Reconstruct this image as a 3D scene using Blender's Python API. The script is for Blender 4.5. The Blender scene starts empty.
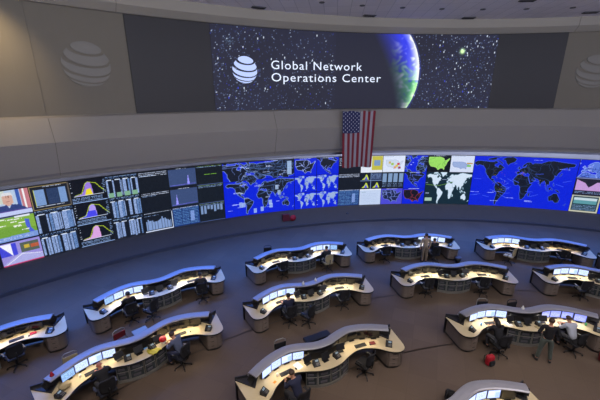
import bpy, bmesh, math, random
import numpy as np
from mathutils import Vector, Matrix
random.seed(7); rs = np.random.RandomState(5)
PI = math.pi
scn = bpy.context.scene
COL = scn.collection
CX, CY = 8.81, -7.197          # centre of the round room
R_UP, R_VW = 27.5, 32.0        # upper wall radius, video wall radius

# ------------------------------------------------------------------ helpers
def pol(az, R, z):
    a = math.radians(az)
    return (CX + R*math.cos(a), CY + R*math.sin(a), z)

def s2l(c):
    c = np.asarray(c, float)/255.0
    return np.where(c <= 0.04045, c/12.92, ((c+0.055)/1.055)**2.4)

def mat(name, rgb, rough=0.6, metal=0.0, vary=0.0, scale=8.0, bump=0.0, emit=None, estr=0.0, spec=0.5):
    m = bpy.data.materials.new(name); m.use_nodes = True
    nt = m.node_tree; b = nt.nodes['Principled BSDF']
    col = tuple(s2l(rgb))+(1,)
    b.inputs['Base Color'].default_value = col
    b.inputs['Roughness'].default_value = rough
    b.inputs['Metallic'].default_value = metal
    b.inputs['Specular IOR Level'].default_value = spec
    if vary or bump:
        tc = nt.nodes.new('ShaderNodeTexCoord'); nz = nt.nodes.new('ShaderNodeTexNoise')
        nz.inputs['Scale'].default_value = scale; nz.inputs['Detail'].default_value = 4
        nt.links.new(tc.outputs['Object'], nz.inputs['Vector'])
        if vary:
            mx = nt.nodes.new('ShaderNodeMix'); mx.data_type = 'RGBA'
            c = np.array(col[:3])
            mx.inputs[6].default_value = tuple(c*(1-vary))+(1,)
            mx.inputs[7].default_value = tuple(np.minimum(c*(1+vary), 1))+(1,)
            nt.links.new(nz.outputs['Fac'], mx.inputs[0]); nt.links.new(mx.outputs[2], b.inputs['Base Color'])
        if bump:
            bp = nt.nodes.new('ShaderNodeBump'); bp.inputs['Strength'].default_value = bump; bp.inputs['Distance'].default_value = .02
            nt.links.new(nz.outputs['Fac'], bp.inputs['Height']); nt.links.new(bp.outputs['Normal'], b.inputs['Normal'])
    if emit is not None:
        b.inputs['Emission Color'].default_value = tuple(s2l(emit))+(1,)
        b.inputs['Emission Strength'].default_value = estr
    return m

def attr_emit(name, strength, gloss=.25):
    m = bpy.data.materials.new(name); m.use_nodes = True
    nt = m.node_tree; b = nt.nodes['Principled BSDF']
    at = nt.nodes.new('ShaderNodeAttribute'); at.attribute_name = 'Col'
    b.inputs['Base Color'].default_value = (.01, .01, .012, 1); b.inputs['Roughness'].default_value = gloss
    b.inputs['Specular IOR Level'].default_value = .3
    nt.links.new(at.outputs['Color'], b.inputs['Emission Color']); b.inputs['Emission Strength'].default_value = strength
    try: m.cycles.emission_sampling = 'NONE'
    except Exception: pass
    return m

def attr_diff(name, rough=.8):
    m = bpy.data.materials.new(name); m.use_nodes = True
    nt = m.node_tree; b = nt.nodes['Principled BSDF']
    at = nt.nodes.new('ShaderNodeAttribute'); at.attribute_name = 'Col'
    b.inputs['Roughness'].default_value = rough
    nt.links.new(at.outputs['Color'], b.inputs['Base Color'])
    return m

def tag(o, label=None, cat=None, group=None, kind=None):
    if label: o['label'] = label
    if cat: o['category'] = cat
    if group: o['group'] = group
    if kind: o['kind'] = kind
    return o

def link(name, me, m=None, parent=None, loc=None, rz=None):
    o = bpy.data.objects.new(name, me); COL.objects.link(o)
    if m is not None:
        if isinstance(m, (list, tuple)):
            for q in m: me.materials.append(q)
        else: me.materials.append(m)
    if parent: o.parent = parent
    if loc: o.location = loc
    if rz is not None: o.rotation_euler = (0, 0, rz)
    return o

def empty(name, loc=(0, 0, 0), rz=0, label=None, cat=None, group=None):
    o = bpy.data.objects.new(name, None); COL.objects.link(o)
    o.location = loc; o.rotation_euler = (0, 0, rz); o.empty_display_size = .1
    return tag(o, label, cat, group)

KIDS = {}
def copy_tree(o, parent=None):
    c = o.copy(); COL.objects.link(c)
    if parent: c.parent = parent
    for ch in list(o.children): copy_tree(ch, c)
    return c

class MB:
    """collects shapes into one mesh"""
    def __init__(s): s.v = []; s.f = []; s.mi = []; s.sm = []
    def add(s, vs, fs, mi=0, smooth=False, M=None):
        b = len(s.v)
        for p in vs: s.v.append(tuple(M @ Vector(p)) if M is not None else tuple(p))
        for q in fs: s.f.append([i+b for i in q]); s.mi.append(mi); s.sm.append(smooth)
        return s
    def box(s, c, d, mi=0, rz=0, rx=0, bev=0, M=None):
        bm = bmesh.new(); bmesh.ops.create_cube(bm, size=1)
        for v in bm.verts: v.co = Vector((v.co.x*d[0], v.co.y*d[1], v.co.z*d[2]))
        if bev: bmesh.ops.bevel(bm, geom=bm.edges[:], offset=bev, segments=2, affect='EDGES', profile=.5)
        T = Matrix.Translation(c) @ Matrix.Rotation(rz, 4, 'Z') @ Matrix.Rotation(rx, 4, 'X')
        if M is not None: T = M @ T
        bm.verts.index_update()
        s.add([v.co[:] for v in bm.verts], [[v.index for v in f.verts] for f in bm.faces], mi, False, T); bm.free()
        return s
    def tube(s, pts, r, n=8, mi=0, cap=True, M=None):
        pts = [Vector(p) for p in pts]; k = len(pts)
        rr = r if isinstance(r, (list, tuple)) else [r]*k
        vs = []; fs = []; up = None
        for i, p in enumerate(pts):
            t = (pts[min(i+1, k-1)]-pts[max(i-1, 0)]).normalized()
            if up is None: up = Vector((0, 0, 1)) if abs(t.z) < .9 else Vector((1, 0, 0))
            a = t.cross(up)
            if a.length < 1e-4: a = t.cross(Vector((0, 1, 0)))
            a.normalize(); b = a.cross(t).normalized(); up = b
            for j in range(n):
                w = 2*PI*j/n; vs.append(p+(a*math.cos(w)+b*math.sin(w))*rr[i])
        for i in range(k-1):
            for j in range(n):
                fs.append([i*n+j, i*n+(j+1) % n, (i+1)*n+(j+1) % n, (i+1)*n+j])
        if cap:
            fs.append(list(range(n))[::-1]); fs.append([(k-1)*n+j for j in range(n)])
        return s.add(vs, fs, mi, True, M)
    def lathe(s, prof, n=16, mi=0, c=(0, 0, 0), M=None):
        vs = []; fs = []
        for r, z in prof:
            for j in range(n):
                w = 2*PI*j/n; vs.append((c[0]+r*math.cos(w), c[1]+r*math.sin(w), c[2]+z))
        for i in range(len(prof)-1):
            for j in range(n): fs.append([i*n+j, i*n+(j+1) % n, (i+1)*n+(j+1) % n, (i+1)*n+j])
        fs.append(list(range(n))[::-1]); fs.append([(len(prof)-1)*n+j for j in range(n)])
        return s.add(vs, fs, mi, True, M)
    def sph(s, c, r, mi=0, n=12, sc=(1, 1, 1), M=None):
        vs = []; fs = []; m = n//2+1
        for i in range(m+1):
            th = PI*i/m
            for j in range(n):
                w = 2*PI*j/n
                vs.append((c[0]+r*sc[0]*math.sin(th)*math.cos(w), c[1]+r*sc[1]*math.sin(th)*math.sin(w), c[2]+r*sc[2]*math.cos(th)))
        for i in range(m):
            for j in range(n): fs.append([i*n+j, (i+1)*n+j, (i+1)*n+(j+1) % n, i*n+(j+1) % n])
        return s.add(vs, fs, mi, True, M)
    def prism(s, poly, z0, z1, mi=0):
        """extruded polygon, also concave"""
        bm = bmesh.new()
        vb = [bm.verts.new((x, y, z0)) for x, y in poly]; vt = [bm.verts.new((x, y, z1)) for x, y in poly]
        n = len(poly)
        for i in range(n): bm.faces.new([vb[i], vb[(i+1) % n], vt[(i+1) % n], vt[i]])
        fb = bm.faces.new(vb[::-1]); ft = bm.faces.new(vt)
        bmesh.ops.triangulate(bm, faces=[fb, ft]); bmesh.ops.recalc_face_normals(bm, faces=bm.faces[:])
        bm.verts.index_update()
        s.add([v.co[:] for v in bm.verts], [[v.index for v in f.verts] for f in bm.faces], mi); bm.free()
        return s
    def ribbon(s, path, z0, z1, t, mi=0):
        """wall of thickness t along a 2D path"""
        n = len(path); nr = normals2(path)
        a = [(p[0]+q[0]*t/2, p[1]+q[1]*t/2) for p, q in zip(path, nr)]
        b = [(p[0]-q[0]*t/2, p[1]-q[1]*t/2) for p, q in zip(path, nr)]
        vs = [(x, y, z0) for x, y in a]+[(x, y, z0) for x, y in b]+[(x, y, z1) for x, y in a]+[(x, y, z1) for x, y in b]
        fs = []
        for i in range(n-1):
            fs += [[i, i+1, 2*n+i+1, 2*n+i], [n+i+1, n+i, 3*n+i, 3*n+i+1], [2*n+i, 2*n+i+1, 3*n+i+1, 3*n+i], [i+1, i, n+i, n+i+1]]
        fs += [[0, 2*n, 3*n, n], [n-1, 2*n-1, 4*n-1, 3*n-1]]
        return s.add(vs, fs, mi)
    def build(s, name, m=None, parent=None, loc=None, rz=None):
        me = bpy.data.meshes.new(name); me.from_pydata(s.v, [], s.f)
        me.polygons.foreach_set('material_index', s.mi); me.polygons.foreach_set('use_smooth', s.sm)
        bm = bmesh.new(); bm.from_mesh(me); bmesh.ops.recalc_face_normals(bm, faces=bm.faces[:]); bm.to_mesh(me); bm.free()
        me.update()
        return link(name, me, m, parent, loc, rz)

def normals2(path):
    out = []; n = len(path)
    for i in range(n):
        a = path[max(i-1, 0)]; b = path[min(i+1, n-1)]
        dx, dy = b[0]-a[0], b[1]-a[1]; L = math.hypot(dx, dy) or 1
        out.append((-dy/L, dx/L))
    return out

def catmull(pts, k=6):
    P = [Vector((p[0], p[1])) for p in pts]; P = [2*P[0]-P[1]]+P+[2*P[-1]-P[-2]]; out = []
    for i in range(1, len(P)-2):
        for j in range(k):
            t = j/k
            q = .5*((2*P[i])+(P[i+1]-P[i-1])*t+(2*P[i-1]-5*P[i]+4*P[i+1]-P[i+2])*t*t+(-P[i-1]+3*P[i]-3*P[i+1]+P[i+2])*t**3)
            out.append((q.x, q.y))
    out.append((P[-2].x, P[-2].y)); return out

# ------------------------------------------------------------------ materials
M = {}
M['carpet'] = None
M['upper'] = mat('warm_grey_panel', (118, 112, 103), .75, vary=.05, scale=.6)
M['band'] = mat('pale_taupe_paint', (156, 150, 142), .7, vary=.04, scale=.5)
M['fascia'] = mat('fascia_paint', (150, 145, 141), .65, vary=.04, scale=.5)
M['lowwall'] = mat('low_wall_fabric', (74, 66, 58), .8, vary=.08, scale=3)
M['trim'] = mat('grey_trim', (60, 58, 58), .5)
M['lip'] = mat('metal_lip', (96, 98, 112), .35, metal=.5)
M['black'] = mat('black_plastic', (22, 22, 25), .45, vary=.1, scale=30)
M['dark'] = mat('dark_grey_laminate', (42, 42, 47), .5, vary=.1, scale=12)
M['canopy'] = mat('brushed_metal', (156, 156, 164), .4, metal=.35, vary=.05, scale=5)
M['desk'] = mat('maple_laminate', (200, 184, 146), .45, vary=.04, scale=4)
M['cab'] = mat('taupe_wood_laminate', (112, 100, 90), .55, vary=.08, scale=6)
M['cabline'] = mat('drawer_laminate', (120, 107, 96), .5, vary=.06, scale=6)
M['glass'] = mat('smoked_glass', (58, 66, 68), .15, vary=.2, scale=9)
M['palemetal'] = mat('pale_metal', (150, 148, 140), .4, metal=.5)
M['chair'] = mat('black_mesh_fabric', (24, 24, 28), .85, vary=.25, scale=40)
M['tan'] = mat('tan_mesh_fabric', (176, 160, 120), .8, vary=.12, scale=30)
M['skin'] = mat('skin', (190, 140, 112), .5, vary=.06, scale=20)
M['skin2'] = mat('ruddy_skin', (200, 128, 104), .5, vary=.06, scale=20)
M['hair'] = mat('dark_hair', (26, 20, 18), .6, vary=.3, scale=60)
M['hairb'] = mat('brown_hair', (62, 44, 32), .6, vary=.3, scale=60)
M['eye'] = mat('eye', (30, 24, 22), .2)
M['white'] = mat('white_paper', (236, 234, 226), .7, vary=.02, scale=10)
M['red'] = mat('red_plastic', (200, 24, 26), .4, vary=.05, scale=10)
M['redcloth'] = mat('red_nylon', (170, 20, 38), .7, vary=.15, scale=20)
M['darkred'] = mat('dark_red_paint', (104, 26, 34), .6, vary=.1, scale=12)
M['yellow'] = mat('yellow_cloth', (196, 184, 66), .8, vary=.12, scale=20)
M['blue'] = mat('blue_card', (86, 150, 216), .6, vary=.05, scale=10)
M['green'] = mat('green_plastic', (70, 170, 90), .4, vary=.05, scale=10)
M['orange'] = mat('orange_card', (220, 140, 40), .6, vary=.05, scale=10)
M['phonelcd'] = mat('phone_lcd', (120, 140, 150), .2, emit=(150, 170, 190), estr=.35)
M['darkscreen'] = mat('dark_screen_glass', (18, 20, 26), .12, vary=.1, scale=6)
M['unlit'] = mat('unlit_led_panel', (46, 44, 50), .55, vary=.03, scale=2)
M['vent'] = mat('vent_metal', (84, 82, 88), .6)
M['can'] = mat('dark_downlight_well', (30, 30, 36), .4)
M['vw'] = attr_emit('video_wall_pixels', 1.05)
M['led'] = attr_emit('led_pixels', 1.0, .5)
M['mon'] = attr_emit('monitor_pixels', 1.3)
M['letters'] = mat('lit_lettering', (30, 30, 40), .5, emit=(225, 235, 255), estr=1.15)
M['emblem'] = mat('lit_emblem', (30, 30, 40), .5, emit=(186, 204, 255), estr=1.1)
M['relief'] = mat('silver_relief', (124, 120, 115), .5)
M['joint'] = mat('panel_joint', (112, 106, 100), .7)
M['flag'] = attr_diff('flag_cloth')
M['strip'] = mat('task_light_tube', (250, 240, 220), .5, emit=(255, 236, 200), estr=1.2)

def carpet_mat():
    m = bpy.data.materials.new('carpet_tiles'); m.use_nodes = True
    nt = m.node_tree; b = nt.nodes['Principled BSDF']; N = nt.nodes.new; L = nt.links.new
    tc = N('ShaderNodeTexCoord'); mp = N('ShaderNodeMapping'); mp.inputs['Rotation'].default_value = (0, 0, .38)
    br = N('ShaderNodeTexBrick'); br.offset = 0; br.inputs['Scale'].default_value = 1
    br.inputs['Brick Width'].default_value = .9; br.inputs['Row Height'].default_value = .9; br.inputs['Mortar Size'].default_value = .003
    br.inputs['Color1'].default_value = tuple(s2l((94, 80, 68)))+(1,); br.inputs['Color2'].default_value = tuple(s2l((101, 86, 73)))+(1,)
    br.inputs['Mortar'].default_value = tuple(s2l((82, 72, 62)))+(1,)
    nz = N('ShaderNodeTexNoise'); nz.inputs['Scale'].default_value = .5; nz.inputs['Detail'].default_value = 8
    nf = N('ShaderNodeTexNoise'); nf.inputs['Scale'].default_value = 90
    mx = N('ShaderNodeMix'); mx.data_type = 'RGBA'; mx.blend_type = 'MULTIPLY'; mx.inputs[0].default_value = .55
    rp = N('ShaderNodeValToRGB'); rp.color_ramp.elements[0].position = .3; rp.color_ramp.elements[0].color = (.72, .72, .72, 1); rp.color_ramp.elements[1].position = .7
    L(tc.outputs['Object'], mp.inputs[0]); L(mp.outputs[0], br.inputs['Vector']); L(tc.outputs['Object'], nz.inputs['Vector']); L(tc.outputs['Object'], nf.inputs['Vector'])
    L(nz.outputs['Fac'], rp.inputs[0]); L(br.outputs['Color'], mx.inputs[6]); L(rp.outputs['Color'], mx.inputs[7]); L(mx.outputs[2], b.inputs['Base Color'])
    bp = N('ShaderNodeBump'); bp.inputs['Strength'].default_value = .3; bp.inputs['Distance'].default_value = .01
    L(nf.outputs['Fac'], bp.inputs['Height']); L(bp.outputs['Normal'], b.inputs['Normal'])
    b.inputs['Roughness'].default_value = .8; b.inputs['Specular IOR Level'].default_value = .25
    return m
M['carpet'] = carpet_mat()

def ceil_mat():
    m = bpy.data.materials.new('acoustic_ceiling_tiles'); m.use_nodes = True
    nt = m.node_tree; b = nt.nodes['Principled BSDF']; N = nt.nodes.new; L = nt.links.new
    tc = N('ShaderNodeTexCoord'); mp = N('ShaderNodeMapping'); mp.inputs['Rotation'].default_value = (0, 0, .1)
    br = N('ShaderNodeTexBrick'); br.offset = 0; br.inputs['Scale'].default_value = 1
    br.inputs['Brick Width'].default_value = .61; br.inputs['Row Height'].default_value = 1.22; br.inputs['Mortar Size'].default_value = .012
    br.inputs['Color1'].default_value = tuple(s2l((222, 216, 222)))+(1,); br.inputs['Color2'].default_value = tuple(s2l((230, 224, 230)))+(1,)
    br.inputs['Mortar'].default_value = tuple(s2l((190, 186, 194)))+(1,)
    L(tc.outputs['Object'], mp.inputs[0]); L(mp.outputs[0], br.inputs['Vector']); L(br.outputs['Color'], b.inputs['Base Color'])
    b.inputs['Roughness'].default_value = .9
    return m
M['ceil'] = ceil_mat()

# ------------------------------------------------------------------ room shell
AZ0, AZ1 = -12.0, 192.0
def revolve(name, prof, m, az0=AZ0, az1=AZ1, n=160, thick=0.12, kind='structure', parent=None, smooth=False):
    """profile of (R, z) swept round the room, with thickness outward"""
    pr = list(prof); k = len(pr)
    back = [(R+thick, z) for R, z in pr]
    allp = pr+back[::-1]; q = len(allp); vs = []; fs = []
    for i in range(n+1):
        a = az0+(az1-az0)*i/n
        for R, z in allp: vs.append(pol(a, R, z))
    for i in range(n):
        for j in range(q): fs.append([i*q+j, i*q+(j+1) % q, (i+1)*q+(j+1) % q, (i+1)*q+j])
    fs.append(list(range(q))); fs.append([n*q+j for j in range(q)][::-1])
    mb = MB(); mb.add(vs, fs, 0, smooth); o = mb.build(name, m, parent)
    if kind and not parent: o['kind'] = kind
    return o

def arc_poly(R, z, y_cut, n=160):
    return [pol(a, R, z) for a in np.linspace(AZ0, AZ1, n)]

fl = MB(); vs = arc_poly(33.5, 0, 0); n = len(vs)
fl.add(vs+[(x, y, -.2) for x, y, z in vs], [list(range(n)), list(range(n, 2*n))[::-1]]+[[i, n+i, n+(i+1) % n, (i+1) % n] for i in range(n)])
fl.build('floor', M['carpet'])['kind'] = 'structure'
ce = MB(); vs = arc_poly(33.5, 12.8, 0)
ce.add(vs+[(x, y, 13.0) for x, y, z in vs], [list(range(n)), list(range(n, 2*n))[::-1]]+[[i, n+i, n+(i+1) % n, (i+1) % n] for i in range(n)])
ce.build('ceiling', M['ceil'])['kind'] = 'structure'

revolve('wall_upper', [(27.5, 12.18), (27.5, 8.26)], M['upper'], thick=.5)
revolve('trim_1', [(26.95, 12.8), (27.0, 12.4), (27.32, 12.15), (27.5, 12.15)], M['band'], thick=.6)           # cornice band
revolve('wall_fascia', [(27.48, 8.27), (27.3, 8.2), (26.75, 7.33), (26.8, 7.2), (27.2, 6.1), (27.32, 5.98), (27.4, 5.8)], M['fascia'], thick=.3)
revolve('trim_2', [(27.34, 5.86), (27.32, 5.74), (27.42, 5.72)], M['lip'], thick=.15)
revolve('wall_soffit', [(27.5, 5.80), (27.5, 5.74)], M['fascia'], thick=4.8)
revolve('wall_video_surround', [(32.25, 5.78), (32.25, .95)], M['fascia'], thick=.3)
revolve('wall_lower', [(32.25, 1.0), (31.75, .97), (31.65, .9), (31.0, .16)], M['lowwall'], thick=.5)
revolve('baseboard_lower', [(31.0, .17), (30.9, .15), (30.88, 0.0)], M['trim'], thick=.15)
bw = MB(); xa = pol(AZ0, 33.4, 0); xb = pol(AZ1, 33.4, 0)
bw.box(((xa[0]+xb[0])/2, (xa[1]+xb[1])/2-.1, 6.5), (math.dist(xa, xb)+.4, .2, 13.0))
bw.build('wall_back', M['upper'])['kind'] = 'structure'
# vertical panel joints in the fascia and upper wall
k = 3
for az in (152.3, 132.1, 111.9, 60.5):
    for prof in ([(27.28, 8.2), (26.73, 7.33), (26.78, 7.2), (27.18, 6.1), (27.3, 5.98)],):
        revolve('trim_%d' % k, prof, M['joint'], az-.016, az+.016, 1, .05); k += 1
for az in (152.3, 132.1, 77.9+.6-2.4, 60.5):
    if az < 78: continue
    revolve('trim_%d' % k, [(27.48, 12.15), (27.48, 8.27)], M['joint'], az-.016, az+.016, 1, .05); k += 1
for az in (126.0, 78.1):
    revolve('trim_%d' % k, [(26.93, 12.8), (26.98, 12.4), (27.30, 12.15)], M['joint'], az-.016, az+.016, 1, .04); k += 1
# floor joint strips joining the consoles of each ring
for (R, a0, a1) in ((18.0, 60, 152), (21.45, 60, 152), (14.5, 60, 140)):
    revolve('trim_%d' % k, [(R, .004), (R+.035, .004)], M['trim'], a0, a1, 120, .004); k += 1

# ------------------------------------------------------------------ small raster painter for screen contents
class Cv:
    def __init__(s, w, h, bg): s.w = w; s.h = h; s.a = np.zeros((h, w, 3)); s.a[:] = bg
    def rect(s, x0, y0, x1, y1, c, al=1.0):
        X0, X1 = int(round(x0*s.w)), max(int(round(x1*s.w)), int(round(x0*s.w))+1)
        Y0, Y1 = int(round(y0*s.h)), max(int(round(y1*s.h)), int(round(y0*s.h))+1)
        s.a[Y0:Y1, X0:X1] = s.a[Y0:Y1, X0:X1]*(1-al)+np.array(c)*al
    def poly(s, pts, c, al=1.0): m = s.mask(pts); s.a[m] = s.a[m]*(1-al)+np.array(c)*al
    def mask(s, pts):
        yy, xx = np.mgrid[0:s.h, 0:s.w]; X = (xx+.5)/s.w; Y = (yy+.5)/s.h
        m = np.zeros((s.h, s.w), bool); n = len(pts)
        for i in range(n):
            x0, y0 = pts[i]; x1, y1 = pts[(i+1) % n]
            if y0 == y1: continue
            c = ((Y > min(y0, y1)) & (Y <= max(y0, y1)) & (X < x0+(Y-y0)*(x1-x0)/(y1-y0)))
            m ^= c
        return m
    def line(s, pts, c, wd=1):
        for (x0, y0), (x1, y1) in zip(pts[:-1], pts[1:]):
            k = int(max(abs(x1-x0)*s.w, abs(y1-y0)*s.h))*2+2
            for t in np.linspace(0, 1, k):
                x = int((x0+(x1-x0)*t)*s.w); y = int((y0+(y1-y0)*t)*s.h)
                s.a[max(y, 0):y+wd, max(x, 0):x+wd] = c
    def text(s, x0, y0, x1, c, rows=1, dy=.05, dens=.7, th=1):
        for r in range(rows):
            y = int((y0+r*dy)*s.h)
            for x in range(int(x0*s.w), int(x1*s.w)):
                if rs.rand() < dens and 0 <= y < s.h and x < s.w: s.a[y:y+th, x] = c
    def noise(s, amp): s.a += rs.randn(s.h, s.w, 1)*amp

WORLD = [
 [(-168,66),(-156,71),(-128,70),(-110,68),(-95,68),(-94,72),(-85,69),(-82,67),(-94,60),(-92,57),(-82,55),(-79,52),(-78,59),(-72,62),(-65,58),(-56,52),(-66,49),(-60,46),(-70,43),(-74,40),(-76,35),(-81,31),(-80,26),(-83,29),(-90,30),(-97,27),(-97,20),(-90,21),(-87,21),(-88,16),(-83,15),(-83,10),(-78,9),(-85,10),(-95,16),(-106,22),(-112,29),(-115,31),(-111,24),(-117,33),(-124,40),(-124,48),(-134,57),(-150,60),(-163,55),(-158,59),(-166,61)],
 [(-120,74),(-105,73),(-88,75),(-80,73),(-65,66),(-64,62),(-72,66),(-85,73),(-90,78),(-70,83),(-95,81),(-118,77)],
 [(-52,82),(-30,83),(-18,78),(-22,70),(-38,65),(-44,60),(-52,66),(-56,73),(-68,77)],
 [(-80,9),(-72,12),(-62,10),(-50,2),(-35,-6),(-39,-16),(-48,-26),(-57,-35),(-63,-41),(-67,-48),(-68,-55),(-74,-50),(-73,-38),(-70,-20),(-77,-12),(-81,-4)],
 [(-17,21),(-16,14),(-9,5),(4,6),(10,2),(13,-8),(12,-17),(18,-34),(26,-34),(33,-26),(35,-20),(40,-14),(39,-4),(51,11),(43,11),(36,22),(32,31),(20,31),(10,37),(-5,35),(-10,30)],
 [(44,-16),(50,-15),(48,-25),(44,-24)],
 [(-9,43),(-9,37),(-5,36),(3,41),(9,44),(14,40),(18,40),(13,45),(20,40),(23,37),(27,41),(36,37),(34,30),(39,21),(45,13),(58,20),(57,25),(50,30),(57,27),(67,25),(73,20),(77,8),(82,16),(90,22),(95,16),(99,8),(104,2),(101,12),(108,10),(107,20),(117,23),(122,31),(120,38),(127,35),(130,43),(140,52),(137,55),(155,60),(163,52),(160,60),(178,63),(180,70),(140,73),(110,76),(90,75),(68,68),(45,68),(40,65),(33,70),(22,70),(10,63),(6,58),(12,57),(17,60),(22,65),(18,56),(8,54),(2,50),(-4,48),(0,44)],
 [(-5,50),(1,51),(-2,56),(-5,58)],[(-10,52),(-6,52),(-7,55)],[(-23,64),(-14,65),(-18,66)],
 [(131,32),(136,35),(140,36),(142,40),(145,44),(141,43),(139,38)],
 [(114,-22),(122,-18),(130,-12),(136,-12),(141,-12),(146,-19),(153,-27),(150,-37),(140,-38),(131,-32),(118,-34)],
 [(96,5),(105,-5),(113,-8),(105,-3)],[(109,1),(117,6),(117,-3),(111,-3)],[(119,0),(124,1),(122,-5)],[(131,-1),(141,-3),(150,-9),(140,-8)],
 [(121,18),(124,13),(126,7),(122,12)],[(167,-46),(173,-41),(178,-38),(174,-42)],[(80,9),(82,7),(80,6)]]
USA = [(-124.5,48.5),(-95,49),(-89,48),(-83,46),(-82,42),(-76,43),(-71,45),(-67,47),(-70,43),(-74,40),(-76,35),(-81,31),(-80,25),(-83,29),(-90,29.5),(-97,26),(-101,29.5),(-106,31.5),(-117,32.5),(-121,35),(-124,40)]
NAM = WORLD[0]

def lands(cv, polys, lon0, lon1, lat0, lat1, fill, edge=None, inner=None, box=(0, 0, 1, 1), lines=0):
    x0, y0, x1, y1 = box
    M_ = np.zeros((cv.h, cv.w), bool)
    for P in polys:
        M_ |= cv.mask([(x0+(x1-x0)*(lo-lon0)/(lon1-lon0), y0+(y1-y0)*(lat1-la)/(lat1-lat0)) for lo, la in P])
    yy, xx = np.mgrid[0:cv.h, 0:cv.w]
    M_ &= (xx >= x0*cv.w) & (xx < x1*cv.w) & (yy >= y0*cv.h) & (yy < y1*cv.h)
    cv.a[M_] = fill
    if lines and inner is not None:
        q = np.zeros_like(M_)
        for k_ in range(lines):
            cx_, cy_ = rs.rand(2); ang = rs.choice([0, PI/2])+rs.randn()*.3
            d = np.abs((xx/cv.w-cx_)*math.cos(ang)*cv.w+(yy/cv.h-cy_)*math.sin(ang)*cv.h+2*np.sin(yy*.3+cx_*9))
            near = ((xx/cv.w-cx_)**2+(yy/cv.h-cy_)**2) < .04
            q |= (d < .6) & near
        cv.a[q & M_] = inner
    if edge is not None:
        e = np.zeros_like(M_)
        e[1:] |= M_[:-1]; e[:-1] |= M_[1:]; e[:, 1:] |= M_[:, :-1]; e[:, :-1] |= M_[:, 1:]
        e &= ~M_; cv.a[e] = edge
    return M_

BL = (10, 34, 212); DK = (20, 26, 38); LB = (150, 182, 236); WH = (214, 226, 255)
PW, PH = 52, 40
def p_presenter(c):
    c.a[:] = (176, 196, 222); c.rect(0, 0, .45, .5, (196, 206, 196)); c.rect(.8, 0, 1, .8, (190, 120, 130)); c.rect(.86, 0, .9, .8, (236, 236, 240)); c.rect(.7, 0, .78, .7, (60, 90, 170))
    c.poly([(.38, .2), (.5, .12), (.62, .2), (.62, .5), (.5, .62), (.38, .5)], (206, 164, 150)); c.poly([(.36, .26), (.4, .1), (.6, .1), (.64, .26), (.58, .2), (.42, .2)], (214, 214, 220))
    c.rect(.47, .2, .49, .3, (150, 110, 100)); c.rect(.52, .2, .54, .3, (150, 110, 100)); c.rect(.46, .42, .55, .45, (150, 90, 90)); c.poly([(.1, .82), (.3, .58), (.45, .56), (.5, .7), (.56, .56), (.72, .6), (.92, .82)], (52, 66, 124)); c.rect(0, .82, 1, 1, (190, 200, 240)); c.rect(0, .8, 1, .83, (90, 70, 150))
def p_radar(c):
    c.a[:] = (128, 172, 66); c.poly([(0, .5), (.4, .4), (1, .6), (1, 1), (0, 1)], (112, 158, 58)); c.poly([(.75, .2), (.86, .25), (.86, .6), (.98, .9), (.84, .9), (.76, .5)], (76, 96, 210))
    for q in range(9):
        x, y = rs.rand()*.7+.02, rs.rand()*.6+.1; c.text(x, y, x+.18, (236, 240, 230), 1, th=2, dens=.8)
    c.rect(0, 0, 1, .05, (60, 70, 110)); c.rect(.55, .03, .9, .12, (220, 226, 236)); c.poly([(0, .82), (1, .78), (1, 1), (0, 1)], (120, 150, 214)); c.text(0, .86, .9, (210, 220, 250), 2, .06, .5)
def p_traffic(c):
    c.a[:] = (150, 140, 214); c.rect(.0, .1, .42, .6, (66, 70, 210)); c.poly([(.05, .1), (.3, .1), (.3, .6)], (240, 240, 255)); c.rect(.5, .15, .95, .55, (84, 96, 86)); c.rect(.58, .25, .72, .4, (196, 170, 60)); c.rect(.75, .28, .95, .42, (180, 90, 60))
    c.poly([(.0, .95), (.45, .55), (.55, .55), (1, .8), (1, 1), (0, 1)], (170, 170, 224)); c.line([(.1, .95), (.5, .6), (1, .75)], (240, 240, 255)); c.rect(0, .94, 1, 1, (190, 60, 110)); c.rect(0, 0, 1, .05, (30, 30, 60)); c.rect(0, 0, .03, 1, (30, 30, 60))
def p_darkedge(c):
    c.a[:] = DK; c.rect(.1, .2, .8, .5, (70, 110, 150)); c.text(.1, .6, .9, (120, 180, 220), 4, .07)
def p_bars(c, bg=DK, n=3, x0=.02, frame=None, blocks=False):
    c.a[:] = bg; w = (1-x0)/n
    c.text(x0, .04, .98, LB, 1); c.text(x0, .1, .98, (90, 130, 190), 1, dens=.4)
    for q in range(n):
        a = x0+q*w; x = a; e = a+w*.92
        while x < e:
            wd = w*(.12+.3*rs.rand()); k_ = rs.rand()
            if k_ < .72: c.rect(x, .2, min(x+wd, e), .92+.06*rs.rand(), (92, 124, 176) if k_ < .2 else (132, 156, 204))
            x += wd+.012
        c.rect(a+w*.1, .16, a+w*.7, .2, WH)
    m = c.a[:, :, 2] > 150; c.a[m] += (rs.randn(m.sum(), 1)*22)
    if blocks:
        for q in range(n): c.rect(x0+q*w+.02, .78, x0+q*w+w*.75, .98, (124, 170, 140))
    if frame: c.rect(0, 0, 1, .06, frame); c.rect(0, .94, 1, 1, frame); c.rect(0, 0, .04, 1, frame); c.rect(.96, 0, 1, 1, frame)
def p_framed(c):
    c.a[:] = (30, 34, 44); c.rect(0, 0, 1, .04, (146, 130, 90)); c.rect(0, .96, 1, 1, (146, 130, 90)); c.rect(0, 0, .035, 1, (146, 130, 90)); c.rect(.96, 0, 1, 1, (90, 84, 80))
    c.rect(.1, .16, .36, .82, (118, 150, 200)); c.rect(.42, .16, .7, .82, (42, 60, 96)); c.rect(.72, .16, .9, .82, (118, 150, 200)); c.rect(.1, .14, .12, .84, (196, 206, 90)); c.text(.3, .07, .8, WH, 1); c.text(.1, .87, .8, WH, 1)
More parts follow.
